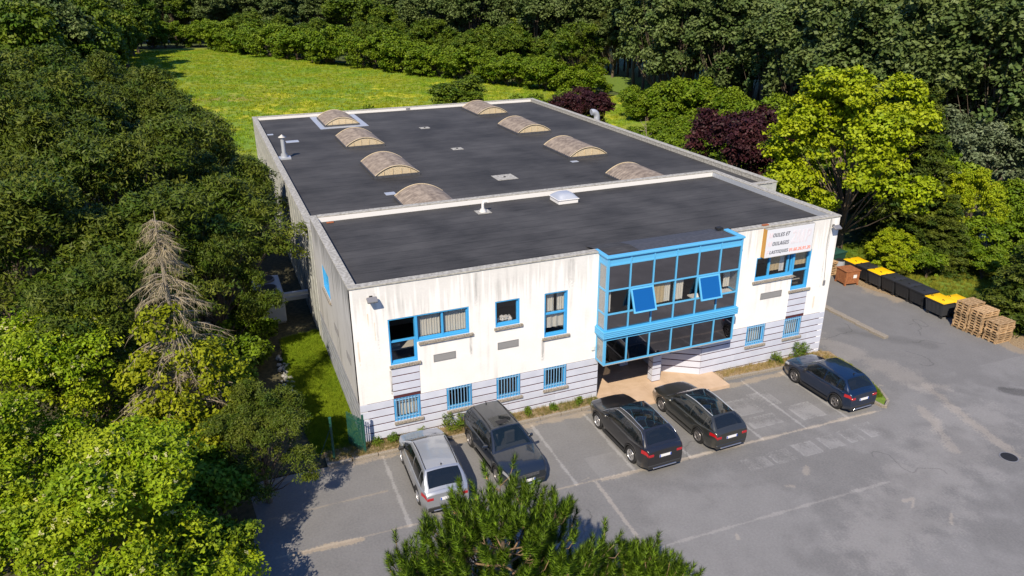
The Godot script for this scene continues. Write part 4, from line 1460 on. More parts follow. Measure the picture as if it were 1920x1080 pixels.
func _car(c: Car, o: Node3D, pm: Material, trim: Material, opt: Dictionary) -> void:
	var ss := [0.0, 0.03, 0.08, 0.15, 0.25, 0.36]
	for a in [c.fa, c.ra]:
		var Ra: float = c.R + 0.055
		for k in 13: ss.append(a - Ra * cos(PI * k / 12.0))
	var s := 0.5
	while s < c.L - 0.3:
		ss.append(s)
		s += 0.16
	for k in [0.3, 0.2, 0.12, 0.06, 0.02, 0.0]: ss.append(c.L - k)
	ss.append_array([c.A, c.Bs, c.Cs, c.D])
	var mid := (c.Bs + c.Cs) * 0.5 - 0.12
	var side_w := [[c.A + 0.42, mid - 0.04], [mid + 0.04, c.Cs - 0.22], [c.Cs - 0.15, c.Cs + (c.D - c.Cs) * 0.35]]
	var top_w := [[c.A + 0.06, c.Bs - 0.03, 0.93], [c.Cs + 0.05, c.D - 0.07, 0.88]]
	if opt.get("glass_roof", false): top_w.append([c.Bs + 0.04, c.Cs - 0.04, 0.86])
	for q in side_w + top_w: ss.append_array([q[0], q[1]])
	ss.sort()
	var cs := ss.filter(func(q): return q > c.A - 0.001 and q < c.D + 0.001)
	# the shell is left open behind the panes
	var open_low := func(i: int, j: int) -> bool:
		var q: float = (ss[i] + ss[i + 1]) * 0.5
		return j >= 5 and q > c.A + 0.06 and q < c.D - 0.05
	var tl := [0.0, 0.07, 0.28, 0.5, 0.7, 0.86, 0.93]
	var fl := [1.0, 0.93, 0.88, 0.86, 0.6, 0.3, 0.0]
	var open_cab := func(i: int, j: int) -> bool:
		var q: float = (cs[i] + cs[i + 1]) * 0.5
		if j < tl.size() - 1:
			var t: float = (tl[j] + tl[j + 1]) * 0.5
			for w in side_w:
				if q > w[0] and q < w[1] and t > 0.07 and t < 0.86: return true
		elif j >= tl.size():
			var f: float = (fl[j - tl.size()] + fl[j - tl.size() + 1]) * 0.5
			for w in top_w:
				if q > w[0] and q < w[1] and f < w[2]: return true
		return false
	var gap_low := {}
	for i in ss.size() - 1:
		for j in 7:
			if open_low.call(i, j): gap_low[Vector2i(i, j)] = true
	var gap_cab := {}
	for i in cs.size() - 1:
		for j in tl.size() + fl.size() - 1:
			if open_cab.call(i, j): gap_cab[Vector2i(i, j)] = true
	var body := MB.new()
	for sg in [1.0, -1.0]:
		var rows := []
		for q in ss:
			var r := []
			for k in 8:
				var p := c.low(q, k)
				r.append(Vector3(p.x * sg, p.y, p.z))
			rows.append(r)
		body.grid(rows, sg > 0, gap_low)
		var cab := []
		for q in cs:
			var r := []
			for t in tl:
				var p := c.side(q, t)
				r.append(Vector3(p.x * sg, p.y, p.z))
			for f in fl:
				var p := c.top(q, f)
				r.append(Vector3(p.x * sg, p.y, p.z))
			cab.append(r)
		body.grid(cab, sg > 0, gap_cab)
		for e in [0, 1]:      # front and tail faces
			var q: float = 0.0 if e == 0 else c.L
			for k in 7:
				var p := c.low(q, k)
				var p2 := c.low(q, k + 1)
				p.x *= sg
				p2.x *= sg
				var z0 := Vector3(0, p.y, p.z)
				var z1 := Vector3(0, p2.y, p2.z)
				if (e == 0) == (sg > 0): body.quad(p, z0, z1, p2)
				else: body.quad(z0, p, p2, z1)
	part("body", body, pm, o)
	var fb := MB.new()
	fb.box(Vector3(-c.W * 0.40, 0.3, c.A - c.L * 0.5), Vector3(c.W * 0.40, 0.42, c.D - 0.1 - c.L * 0.5))
	part("cabin_floor", fb, M.seat, o)
	var ub := MB.new()
	ub.box(Vector3(-c.W * 0.37, 0.19, -c.L * 0.5 + 0.25), Vector3(c.W * 0.37, 0.29, c.L * 0.5 - 0.25))
	for a in [c.fa, c.ra]:
		ub.box(Vector3(-c.W * 0.33, 0.29, a - 0.36 - c.L * 0.5), Vector3(c.W * 0.33, 0.74, a + 0.36 - c.L * 0.5))
	part("underbody", ub, M.dark, o)
	# glass
	var patch := func(called: String, m: Material, top_s: bool, s0: float, s1: float, a0: float, a1: float, sg: float, off: Vector3) -> Node:
		var rows := []
		for i in 9:
			var r := []
			for j in 9:
				var q := lerpf(s0, s1, i / 8.0)
				var a := lerpf(a0, a1, j / 8.0)
				var p: Vector3 = c.top(q, absf(a)) if top_s else c.side(q, a)
				if top_s: p.x *= signf(a) if a != 0.0 else 1.0
				else: p.x *= sg
				r.append(p + off)
			rows.append(r)
		var mb := MB.new()
		mb.grid(rows, (top_s) or sg < 0)
		return part(called, mb, m, o)
	patch.call("windscreen", M.car_screen, true, c.A + 0.06, c.Bs - 0.03, -0.93, 0.93, 1.0, Vector3(0, 0.009, -0.009))
	patch.call("rear_window", M.car_glass, true, c.Cs + 0.05, c.D - 0.07, -0.88, 0.88, 1.0, Vector3(0, 0.009, 0.009))
	if opt.get("glass_roof", false):
		patch.call("glass_roof", M.car_glass, true, c.Bs + 0.04, c.Cs - 0.04, -0.86, 0.86, 1.0, Vector3(0, 0.008, 0))
	if opt.has("sunroof"):
		patch.call("sunroof", M.car_glass, true, c.Bs + 0.12, c.Bs + 0.75, -0.7, 0.7, 1.0, Vector3(0, 0.008, 0))
		patch.call("sunroof_gap", M.dark, true, c.Bs + 0.18, c.Bs + 0.42, -0.4, 0.4, 1.0, Vector3(0, 0.013, 0))
	for sg in [1.0, -1.0]:
		for w in side_w:
			patch.call("side_window", M.car_glass, false, w[0], w[1], 0.07, 0.86, sg, Vector3(0.010 * sg, 0, 0))
		if opt.get("chrome", false):
			var rm := MB.new()
			var pts := []
			for k in 16:
				var q := lerpf(c.A + 0.42, c.Cs + 0.25, k / 15.0)
				var p := c.side(q, 0.9)
				pts.append(Vector3((p.x + 0.008) * sg, p.y, p.z))
			var rd := []
			for k in 16: rd.append(0.013)
			rm.tube(pts, rd, 5)
			part("window_trim", rm, M.chrome, o)
		if opt.get("rails", true):
			var rl := MB.new()
			var pts := []
			var rd := []
			for k in 12:
				var q := lerpf(c.Bs + 0.1, c.Cs - 0.05, k / 11.0)
				var p := c.top(q, 0.93)
				pts.append(Vector3(p.x * sg, p.y + 0.03 * sin(PI * clampf(k / 11.0 * 1.4, 0, 1)) + 0.012, p.z))
				rd.append(0.018)
			rl.tube(pts, rd, 6)
			part("roof_rail", rl, opt.get("rail_mat", M.chrome), o)
		# mirror
		var mp := c.side(c.A + 0.5, 0.05)
		var mr := MB.new()
		mr.xf = Transform3D(Basis(Vector3.UP, -0.15 * sg), Vector3((mp.x + 0.12) * sg, mp.y + 0.06, mp.z))
		mr.box(Vector3(-0.11, -0.07, -0.06), Vector3(0.11, 0.07, 0.06), 0.035)
		part("mirror", mr, opt.get("mirror_mat", pm), o)
		# sill and lower trim
		var tr := MB.new()
		var rr := []
		for k in 13:
			var q := lerpf(c.fa + c.R + 0.07, c.ra - c.R - 0.07, k / 12.0)
			var w := c.hw(q)
			rr.append([Vector3(w * 0.9 * sg, 0.17, q - c.L * 0.5), Vector3((w * 0.985) * sg, 0.18, q - c.L * 0.5), Vector3((w * 1.0 + 0.006) * sg, 0.30, q - c.L * 0.5), Vector3((w * 0.998) * sg, 0.34, q - c.L * 0.5)])
		tr.grid(rr, sg > 0)
		part("sill_trim", tr, trim, o)
		# wheel arch lips
		for a in [c.fa, c.ra]:
			var al := MB.new()
			var pts := []
			var rd := []
			for k in 15:
				var an := PI * k / 14.0
				var q: float = a - (c.R + 0.06) * cos(an)
				pts.append(Vector3((c.hw(q) * 0.985) * sg, c.R + (c.R + 0.06) * sin(an) - 0.01, q - c.L * 0.5))
				rd.append(0.025)
			al.tube(pts, rd, 5)
			part("arch_trim", al, trim, o)
			_wheel(o, Vector3((c.hw(a) - 0.12) * sg, c.R, a - c.L * 0.5), c.R, sg, opt.get("rim_mat", M.rim))
		# lights
		for l in [["tail_light", M.red_lamp, c.L - 0.34, c.L - 0.005, 3, 5], ["headlight", M.lamp_glass, 0.04, 0.42, 3, 5]]:
			var rows := []
			for i in 9:
				var q := lerpf(l[2], l[3], i / 8.0)
				var r := []
				for j in 5:
					var f := j / 4.0
					var p := c.low(q, 3).lerp(c.low(q, 4), 0.25 + f * 0.7)
					p.x += 0.010
					p.z += -0.01 if l[0] == "headlight" else 0.01
					r.append(Vector3(p.x * sg, p.y, p.z))
				rows.append(r)
			var mb := MB.new()
			mb.grid(rows, sg > 0)
			part(l[0], mb, l[1], o)
		var tb := MB.new()
		var tp := c.low(c.L, 4)
		tb.box(Vector3(minf(sg * tp.x * 0.68, sg * tp.x), tp.y - 0.14, c.L * 0.5 - 0.02), Vector3(maxf(sg * tp.x * 0.68, sg * tp.x), tp.y - 0.03, c.L * 0.5 + 0.014), 0.012)
		part("tail_light", tb, M.red_lamp, o)
		for q in [mid - 0.18, mid + 0.72]:
			var hd := MB.new()
			var hp := c.low(q, 4)
			hd.box(Vector3(sg * (hp.x + 0.012) - 0.014, hp.y - 0.075, hp.z - 0.1), Vector3(sg * (hp.x + 0.012) + 0.014, hp.y - 0.045, hp.z + 0.1), 0.008)
			part("door_handle", hd, pm, o)
	# bumpers, plates, grille
	for e in [-1.0, 1.0]:
		var bz: float = e * c.L * 0.5
		var w: float = c.hw(0.0 if e < 0 else c.L) * 0.94
		var bp := MB.new()
		bp.box(Vector3(-w, 0.24, minf(bz - e * 0.12, bz + e * 0.02)), Vector3(w, 0.42, maxf(bz - e * 0.12, bz + e * 0.02)), 0.02)
		part("bumper_trim", bp, trim, o)
		var dif := MB.new()
		dif.box(Vector3(-w * 0.72, 0.245, minf(bz, bz + e * 0.03)), Vector3(w * 0.72, 0.30, maxf(bz, bz + e * 0.03)), 0.01)
		part("skid_plate", dif, M.chrome, o)
		var py: float = 0.40 if e < 0 else opt.get("plate_y", 0.66)
		var pz: float = bz + e * (0.025 if e < 0 else 0.008)
		var np := MB.new()
		np.box(Vector3(-0.26, py, minf(pz, pz + e * 0.012)), Vector3(0.26, py + 0.11, maxf(pz, pz + e * 0.012)))
		var no := part("number_plate", np, M.plate, o)
		var bs := MB.new()
		var zz: float = pz + e * 0.0125
		bs.box(Vector3(-0.258, py + 0.002, minf(zz, zz + e * 0.003)), Vector3(-0.215, py + 0.108, maxf(zz, zz + e * 0.003)))
		bs.box(Vector3(0.215, py + 0.002, minf(zz, zz + e * 0.003)), Vector3(0.258, py + 0.108, maxf(zz, zz + e * 0.003)))
		part("band", bs, M.plate_blue, no)
	var gr := MB.new()
	var gw := c.hw(0.0) * 0.62
	gr.box(Vector3(-gw, c.nose - 0.27, -c.L * 0.5 - 0.012), Vector3(gw, c.nose - 0.13, -c.L * 0.5 + 0.05), 0.01)
	var grill := part("grille", gr, M.dark, o)
	for k in 3:
		var gb := MB.new()
		var gy := c.nose - 0.245 + k * 0.045
		gb.box(Vector3(-gw * 0.96, gy, -c.L * 0.5 - 0.02), Vector3(gw * 0.96, gy + 0.012, -c.L * 0.5 - 0.0125))
		part("slat", gb, M.chrome, grill)
	# interior: seats and dashboard
	var it := MB.new()
	for x in [-0.36, 0.36]:
		for q in [c.A + 1.05, c.A + 1.95]:
			it.box(Vector3(x - 0.22, 0.55, q - c.L * 0.5), Vector3(x + 0.22, 1.12, q + 0.16 - c.L * 0.5), 0.05)
			it.box(Vector3(x - 0.11, 1.13, q + 0.03 - c.L * 0.5), Vector3(x + 0.11, 1.3, q + 0.13 - c.L * 0.5), 0.03)
	it.box(Vector3(-c.W * 0.38, c.belt - 0.15, c.A + 0.2 - c.L * 0.5), Vector3(c.W * 0.38, c.belt - 0.02, c.A + 0.5 - c.L * 0.5), 0.03)
	part("seats", it, M.seat, o)
	var wp := MB.new()
	var wa := c.top(c.A + 0.05, 0.75)
	wp.tube([wa + Vector3(-0.05, 0.025, 0), Vector3(0.1, wa.y + 0.05, wa.z + 0.06)], [0.012, 0.008], 5)
	part("wiper", wp, M.dark, o)
	var an := MB.new()
	var ap := c.top(c.Cs - 0.12, 0.0)
	an.tube([ap, ap + Vector3(0, 0.05, 0.02), ap + Vector3(0, 0.09, 0.1)], [0.03, 0.022, 0.006], 6)
	part("antenna", an, M.dark, o)

func _wheel(o: Node3D, at: Vector3, R: float, sg: float, rim_m: Material) -> void:
	var t := MB.new()
	var prof := [[0.10, R * 0.62], [0.105, R * 0.78], [0.10, R * 0.93], [0.07, R], [-0.07, R], [-0.1, R * 0.93], [-0.1, R * 0.6]]
	var pts := []
	var rd := []
	for p in prof:
		pts.append(Vector3(p[0] * sg, 0, 0))
		rd.append(p[1])
	var rows := []
	for i in prof.size():
		var r := []
		for k in 25:
			var a := TAU * k / 24.0
			r.append(Vector3(prof[i][0] * sg, cos(a) * prof[i][1], sin(a) * prof[i][1]))
		rows.append(r)
	t.grid(rows, sg > 0)
	var w := part("wheel", t, M.rubber, o)
	w.position = at
	var d := MB.new()
	for k in 24:
		var a := TAU * k / 24.0
		var b := TAU * (k + 1) / 24.0
		d.tri(Vector3(0.045 * sg, 0, 0), Vector3(0.045 * sg, cos(a) * R * 0.64, sin(a) * R * 0.64), Vector3(0.045 * sg, cos(b) * R * 0.64, sin(b) * R * 0.64))
	part("brake_disc", d, M.dark, w)
	var rim := MB.new()
	for k in 5:
		for tw in [-0.13, 0.13]:
			var a: float = TAU * k / 5.0 + tw
			rim.xf = Transform3D(Basis(Vector3.RIGHT, a), Vector3.ZERO)
			rim.box(Vector3(minf(0.05 * sg, 0.095 * sg), R * 0.08, -R * 0.055), Vector3(maxf(0.05 * sg, 0.095 * sg), R * 0.6, R * 0.055))
	rim.xf = Transform3D.IDENTITY
	var rr := []
	for p in [[0.05, R * 0.56], [0.108, R * 0.57], [0.112, R * 0.64], [0.06, R * 0.66]]:
		var r := []
		for k in 25:
			var a := TAU * k / 24.0
			r.append(Vector3(p[0] * sg, cos(a) * p[1], sin(a) * p[1]))
		rr.append(r)
	rim.grid(rr, sg > 0)
	rim.tube([Vector3(0.05 * sg, 0, 0), Vector3(0.105 * sg, 0, 0)], [R * 0.16, R * 0.13], 12)
	part("rim", rim, rim_m, w)

func cars() -> void:
	M.car_glass = glass(lin(0.010, 0.013, 0.014), 0.72, 0.01)
	M.car_screen = glass(lin(0.012, 0.020, 0.019), 0.42, 0.01)
	M.chrome = mat(lin(0.62, 0.63, 0.65), 0.2, 0.9)
	M.rim = mat(lin(0.50, 0.50, 0.51), 0.3, 0.7)
	M.rim_dark = mat(lin(0.22, 0.21, 0.21), 0.35, 0.6)
	M.red_lamp = paint(lin(0.35, 0.008, 0.012), 0.0, 0.2)
	M.lamp_glass = paint(lin(0.55, 0.57, 0.6), 0.5, 0.15)
	M.plate = mat(lin(0.72, 0.72, 0.72), 0.4)
	M.plate_blue = mat(lin(0.02, 0.08, 0.45), 0.4)
	M.trim = mat(lin(0.022, 0.022, 0.023), 0.6)
	M.seat = mat(lin(0.05, 0.05, 0.05), 0.85)
	var place := func(called: String, label: String, x: float, z: float, turn: float) -> Node3D:
		return thing(called, label, "car", Vector3(x, ay(x) + 0.004, z), turn, "cars parked in front of the building")
	# silver people carrier
	var c := Car.new()
	c.L = 4.4; c.W = 1.82; c.H = 1.62; c.fa = 0.85; c.ra = 3.5; c.A = 0.85; c.Bs = 1.85; c.Cs = 3.75; c.D = 4.3; c.tail = 1.0; c.nose = 0.76; c.hood = 1.0; c.rw = 0.66
	var o: Node3D = place.call("parked_car", "silver people carrier parked nose to the wall, leftmost of the cars", 2.0, 3.05, -0.03)
	_car(c, o, paint(lin(0.37, 0.39, 0.42), 0.55, 0.32), M.trim, {"rails": true, "rail_mat": M.trim, "mirror_mat": M.trim})
	# dark blue-black SUV facing the camera
	c = Car.new()
	c.L = 4.45; c.W = 1.84; c.H = 1.65; c.R = 0.36; c.fa = 0.88; c.ra = 3.55; c.A = 1.25; c.Bs = 2.0; c.Cs = 3.95; c.D = 4.35; c.hood = 1.04; c.nose = 0.86; c.belt = 1.02; c.tail = 1.08; c.rw = 0.62
	o = place.call("parked_car", "dark SUV with a sunroof parked with its bonnet towards the pine tree", 4.98, 2.82, PI + 0.06)
	_car(c, o, paint(lin(0.016, 0.021, 0.030), 0.3, 0.3), M.trim, {"sunroof": true, "rail_mat": M.trim, "rim_mat": M.rim_dark})
	# charcoal SUV with chrome rails
	c = Car.new()
	c.L = 4.6; c.W = 1.86; c.H = 1.66; c.R = 0.36; c.fa = 0.92; c.ra = 3.58; c.A = 1.25; c.Bs = 2.05; c.Cs = 3.9; c.D = 4.42; c.hood = 1.05; c.nose = 0.86; c.belt = 1.03; c.tail = 1.10; c.rw = 0.63
	o = place.call("parked_car", "black SUV with silver roof rails and chrome window trim, third car from the left", 10.45, 3.56, 0.02)
	_car(c, o, paint(lin(0.017, 0.017, 0.019), 0.3, 0.3), M.trim, {"glass_roof": true, "chrome": true, "plate_y": 0.72})
	# grey-green estate
	c = Car.new()
	c.L = 4.62; c.W = 1.80; c.H = 1.47; c.R = 0.335; c.fa = 0.93; c.ra = 3.6; c.A = 1.2; c.Bs = 2.05; c.Cs = 4.0; c.D = 4.5; c.hood = 0.93; c.nose = 0.72; c.belt = 0.93; c.tail = 1.0; c.rw = 0.58
	o = place.call("parked_car", "low grey-green estate car with a glass roof, fourth car from the left", 13.72, 3.35, 0.02)
	_car(c, o, paint(lin(0.045, 0.047, 0.042), 0.5, 0.32), paint(lin(0.03, 0.031, 0.03), 0.3, 0.4), {"glass_roof": true, "rim_mat": M.rim_dark, "rail_mat": M.zinc})
	# small dark blue crossover
	c = Car.new()
	c.L = 4.15; c.W = 1.79; c.H = 1.57; c.R = 0.34; c.fa = 0.85; c.ra = 3.4; c.A = 1.05; c.Bs = 1.85; c.Cs = 3.5; c.D = 4.0; c.hood = 1.0; c.nose = 0.82; c.belt = 1.0; c.tail = 1.05; c.rw = 0.6
	o = place.call("parked_car", "dark blue small crossover parked beside the grass island", 21.1, 3.22, 0.02)
	_car(c, o, paint(lin(0.006, 0.017, 0.045), 0.35, 0.3), M.trim, {"rails": false, "rim_mat": M.rim_dark, "mirror_mat": M.trim})

# ---------------------------------------------------------------- bins, pallets and other things in the yard
func _bin(o: Node3D, lid_m: Material, body_m: Material, ln := 1.26, dp := 1.0, ht := 1.02) -> void:
	# long side along z, front face towards -x
	var b := MB.new()
	var a0 := Vector2(dp * 0.36, ln * 0.43)
	var a1 := Vector2(dp * 0.49, ln * 0.49)
	var lo := []
	var hi := []
	for k in [[-1, 1], [1, 1], [1, -1], [-1, -1]]:
		lo.append(Vector3(k[0] * a0.x, 0.2, k[1] * a0.y))
		hi.append(Vector3(k[0] * a1.x, ht, k[1] * a1.y))
	for k in 4:
		var n := (k + 1) % 4
		b.quad(lo[k], lo[n], hi[n], hi[k])
	b.quad(lo[3], lo[2], lo[1], lo[0])
	b.box(Vector3(-a1.x - 0.03, ht - 0.06, -a1.y - 0.03), Vector3(a1.x + 0.03, ht, a1.y + 0.03), 0.015)
	for k in 4:
		var z := -ln * 0.33 + k * ln * 0.22
		b.quad(Vector3(-a0.x - 0.025, 0.24, z - 0.02), Vector3(-a0.x - 0.025, 0.24, z + 0.02), Vector3(-a1.x - 0.02, ht - 0.07, z + 0.02), Vector3(-a1.x - 0.02, ht - 0.07, z - 0.02))
	part("tub", b, body_m, o)
	var l := MB.new()
	var rows := []
	for i in 9:
		var r := []
		for k in 9:
			var u := -1.0 + i * 0.25
			var v := -1.0 + k * 0.25
			var hgt := 0.09 * (1.0 - pow(absf(u), 5)) * (1.0 - pow(absf(v), 3))
			r.append(Vector3(v * (a1.x + 0.04), ht + 0.035 + hgt, u * (a1.y + 0.04)))
		rows.append(r)
	l.grid(rows, true)
	l.box(Vector3(-a1.x - 0.045, ht + 0.004, -a1.y - 0.045), Vector3(a1.x + 0.045, ht + 0.045, a1.y + 0.045), 0.012)
	var lo2 := part("lid", l, lid_m, o)
	for z in [-0.3, 0.3]:
		var g := MB.new()
		g.tube([Vector3(-a1.x * 0.6, ht + 0.1, z * ln - 0.06), Vector3(-a1.x * 0.6, ht + 0.17, z * ln - 0.05), Vector3(-a1.x * 0.6, ht + 0.17, z * ln + 0.05), Vector3(-a1.x * 0.6, ht + 0.1, z * ln + 0.06)], [0.016, 0.016, 0.016, 0.016], 5)
		part("grip", g, M.dark, lo2)
	for k in [[-1, 1], [1, 1], [1, -1], [-1, -1]]:
		var w := MB.new()
		var c := Vector3(k[0] * a0.x * 0.85, 0.1, k[1] * a0.y * 0.85)
		w.tube([c + Vector3(-0.025, 0, 0), c + Vector3(0.025, 0, 0)], [0.098, 0.098], 10)
		w.box(c + Vector3(-0.03, 0.06, -0.03), c + Vector3(0.03, 0.13, 0.03))
		part("wheel", w, M.dark, o)

func _pallet_parts(o: Node3D, m: Material) -> void:
	var ln := 1.2
	var wd := 0.8
	for k in 5:
		var d := MB.new()
		var z := -wd * 0.5 + 0.07 + k * (wd - 0.14) / 4.0
		d.box(Vector3(-ln * 0.5, 0.122, z - 0.06), Vector3(ln * 0.5, 0.142, z + 0.06))
		part("deck_board", d, m, o)
	for x in [-0.53, 0.0, 0.53]:
		var c := MB.new()
		c.box(Vector3(x - 0.07, 0.1, -wd * 0.5), Vector3(x + 0.07, 0.1215, wd * 0.5))
		part("cross_board", c, m, o)
		for z in [-0.34, 0.0, 0.34]:
			var b := MB.new()
			b.box(Vector3(x - 0.07, 0.022, z - 0.05), Vector3(x + 0.07, 0.0995, z + 0.05))
			part("block", b, m, o)
	for z in [-0.34, 0.0, 0.34]:
		var r := MB.new()
		r.box(Vector3(-ln * 0.5, 0.0, z - 0.05), Vector3(ln * 0.5, 0.0215, z + 0.05))
		part("runner", r, m, o)

func yard() -> void:
	var dark := mat(lin(0.022, 0.023, 0.026), 0.55)
	var grey := mat(lin(0.04, 0.042, 0.047), 0.55)
	var yel := mat(lin(0.85, 0.50, 0.004), 0.45)
	var green := mat(lin(0.02, 0.07, 0.05), 0.5)
	var G := "wheeled bins in the row along the verge"
	var bins := [
		[33.75, -1.35, yel, grey, "grey bin with a yellow lid, nearest the pallet stacks", 1.26],
		[34.6, -0.9, yel, grey, "yellow-lidded bin half hidden behind the front yellow-lidded bin", 1.26],
		[34.0, -2.75, dark, dark, "black bin with a black lid, next to the nearest yellow-lidded bin", 1.1],
		[34.05, -3.85, dark, dark, "black bin, middle of the three black bins in a row", 1.05],
		[34.05, -4.92, dark, dark, "black bin in front of the second yellow-lidded bin", 1.0],
		[34.05, -5.98, yel, grey, "bin with a yellow lid in the middle of the row", 1.0],
		[34.1, -7.02, dark, dark, "black bin between two yellow-lidded bins", 1.0],
		[34.1, -8.05, yel, grey, "yellow-lidded bin farther back beside the grey drum", 0.95]]
	for q in bins:
		var o := thing("wheeled_bin", q[4], "bin", Vector3(q[0], ay(q[0]) + 0.005, q[1]), -0.03, G)
		_bin(o, q[2], q[3], q[5], 1.05 if q[5] > 1.2 else 1.15, 1.0)
	var gb := thing("wheeled_bin", "dark green lidded bin at the far end of the row under the tree", "bin", Vector3(33.9, ay(33.9) + 0.005, -9.9), 0.1, G)
	_bin(gb, green, green, 1.3, 1.1, 1.15)
	# grey plastic drum
	var dr := thing("plastic_drum", "pale grey plastic drum between the orange crate and the bins", "drum", Vector3(33.45, ay(33.45) + 0.003, -8.75))
	var d := MB.new()
	d.tube([Vector3(0, 0, 0), Vector3(0, 0.04, 0), Vector3(0, 0.42, 0), Vector3(0, 0.44, 0), Vector3(0, 0.86, 0), Vector3(0, 0.9, 0)], [0.27, 0.3, 0.3, 0.315, 0.3, 0.27], 18)
	part("barrel", d, M.zinc, dr)
	var dl := MB.new()
	dl.tube([Vector3(0, 0.9, 0), Vector3(0, 0.93, 0)], [0.285, 0.285], 18)
	part("lid", dl, M.dark, dr)
	# rusty crate with a paper label
	var rust := tri_mat(tex(77, Color(0.20, 0.065, 0.022), Color(0.36, 0.14, 0.05), 0.03, 256), 1.2)
	var cr := thing("metal_crate", "rusty orange metal crate on feet with a white paper label", "crate", Vector3(32.55, ay(32.55) + 0.003, -7.15), -0.12)
	for k in [["panel", Vector3(-0.5, 0.14, -0.48), Vector3(-0.47, 0.95, 0.48)], ["panel", Vector3(0.47, 0.14, -0.48), Vector3(0.5, 0.95, 0.48)], ["panel", Vector3(-0.469, 0.14, 0.45), Vector3(0.469, 0.95, 0.48)], ["panel", Vector3(-0.469, 0.14, -0.48), Vector3(0.469, 0.95, -0.45)], ["floor", Vector3(-0.469, 0.14, -0.449), Vector3(0.469, 0.17, 0.449)]]:
		var p := MB.new()
		p.box(k[1], k[2], 0.006)
		part(k[0], p, rust, cr)
	var top := MB.new()
	top.box(Vector3(-0.54, 0.951, -0.52), Vector3(0.54, 1.0, 0.52), 0.01)
	part("lid", top, rust, cr)
	for k in [[-1, 1], [1, 1], [1, -1], [-1, -1]]:
		var p := MB.new()
		p.box(Vector3(k[0] * 0.46 - 0.05, 0.0, k[1] * 0.44 - 0.05), Vector3(k[0] * 0.46 + 0.05, 0.139, k[1] * 0.44 + 0.05))
		part("foot", p, rust, cr)
	var lb := MB.new()
	lb.box(Vector3(0.05, 0.5, 0.481), Vector3(0.3, 0.72, 0.486))
	part("paper_label", lb, M.white, cr)
	# pallets
	var proto: Array = []
	for k in 4:
		var t := Node3D.new()
		_pallet_parts(t, M.wood[k])
		proto.append(t)
	var stacks := [[33.75, 0.42, 11, "in the tall stack right beside the yellow-lidded bin"], [33.8, 1.28, 10, "in the middle one of the three stacks"], [33.9, 2.2, 8, "in the lowest of the three stacks, beside the dark conifer"], [32.5, -9.0, 6, "in the untidy low stack by the corner of the building"]]
	for si in stacks.size():
		var st: Array = stacks[si]
		for k in st[2]:
			var o: Node3D = proto[(k * 3 + si + (k / 3)) % 4].duplicate()
			o.name = numbered("wooden_pallet")
			add_child(o)
			var jit := 0.03 if si < 3 else 0.1
			o.position = Vector3(st[0] + rng.randf_range(-jit, jit), ay(st[0]) + 0.004 + k * 0.1445, st[1] + rng.randf_range(-jit, jit) * 0.6)
			o.rotation.y = rng.randf_range(-1, 1) * jit + (0.0 if si < 3 else 0.05)
			tag(o, ["lowest", "second lowest", "third lowest", "fourth lowest", "fifth lowest", "sixth lowest", "seventh lowest", "eighth lowest", "ninth lowest", "tenth lowest", "eleventh lowest"][k] + " wooden pallet " + st[3], "pallet", "wooden pallets " + st[3])
	for t in proto: t.free()
	# heat-pump unit in the shade on the left side
	var u := thing("air_conditioning_unit", "large grey air conditioning unit with two fans beside the left wall", "air conditioner", Vector3(-2.2, sy(-2.2) - 0.11, -14.6))
	var ub := MB.new()
	ub.box(Vector3(-0.75, 0.12, -1.4), Vector3(0.75, 1.85, 1.4), 0.03)
	part("housing", ub, M.zinc, u)
	for z in [-0.7, 0.7]:
		var fr := MB.new()
		fr.tube([Vector3(0, 1.851, z), Vector3(0, 1.98, z)], [0.5, 0.5], 20)
		var fo := part("fan_collar", fr, M.grey_metal, u)
		var fb := MB.new()
		fb.tube([Vector3(0, 1.981, z), Vector3(0, 1.99, z)], [0.44, 0.44], 20)
		part("fan_opening", fb, M.dark, fo)
	var ft := MB.new()
	ft.box(Vector3(-0.7, 0, -1.3), Vector3(0.7, 0.119, 1.3))
	part("base", ft, M.concrete, u)
	var pp := MB.new()
	pp.box(Vector3(0.752, 0.9, 0.2), Vector3(2.1, 1.1, 0.45))
	pp.box(Vector3(0.752, 1.3, 0.6), Vector3(2.1, 1.5, 0.85))
	part("duct", pp, M.zinc, u)
	# green fence: gate leaf folded back by the corner, a post and a run of mesh
	var gm := mat(lin(0.012, 0.075, 0.055), 0.5)
	var gt := thing("picket_fence", "green metal picket fence panel beside the left corner of the facade", "fence", Vector3(-0.12, sy(0), 0.62))
	var q0 := Vector3(0, 0, 0)
	var q1 := Vector3(-0.42, 0, -0.75)
	for y in [0.25, 1.35]:
		var r := MB.new()
		r.tube([q0 + Vector3(0, y, 0), q1 + Vector3(0, y, 0)], [0.02, 0.02], 6)
		part("rail", r, gm, gt)
	for k in 13:
		var p := MB.new()
		var a := q0.lerp(q1, k / 12.0)
		p.box(a + Vector3(-0.016, 0.02, -0.014), a + Vector3(0.016, 1.55 + 0.03 * (k % 2), 0.014))
		part("picket", p, gm, gt)
	var gp := MB.new()
	gp.box(Vector3(0.03, -0.02, -0.03), Vector3(0.11, 1.72, 0.05), 0.008)
	part("post", gp, gm, gt)
	var po := thing("fence_post", "slim green fence post standing alone beside the side lawn", "fence post", Vector3(-1.28, sy(-1.28) - 0.02, 0.62))
	var pm := MB.new()
	pm.box(Vector3(-0.045, 0, -0.045), Vector3(0.045, 1.85, 0.045), 0.008)
	part("post", pm, gm, po)
	var cp := MB.new()
	cp.box(Vector3(-0.055, 1.851, -0.055), Vector3(0.055, 1.89, 0.055), 0.01)
	part("cap", cp, gm, po)
	var bs := MB.new()
	bs.tube([Vector3(-0.06, 1.3, -0.03), Vector3(-0.6, 0.02, -0.05)], [0.02, 0.02], 6)
	part("brace", bs, gm, po)
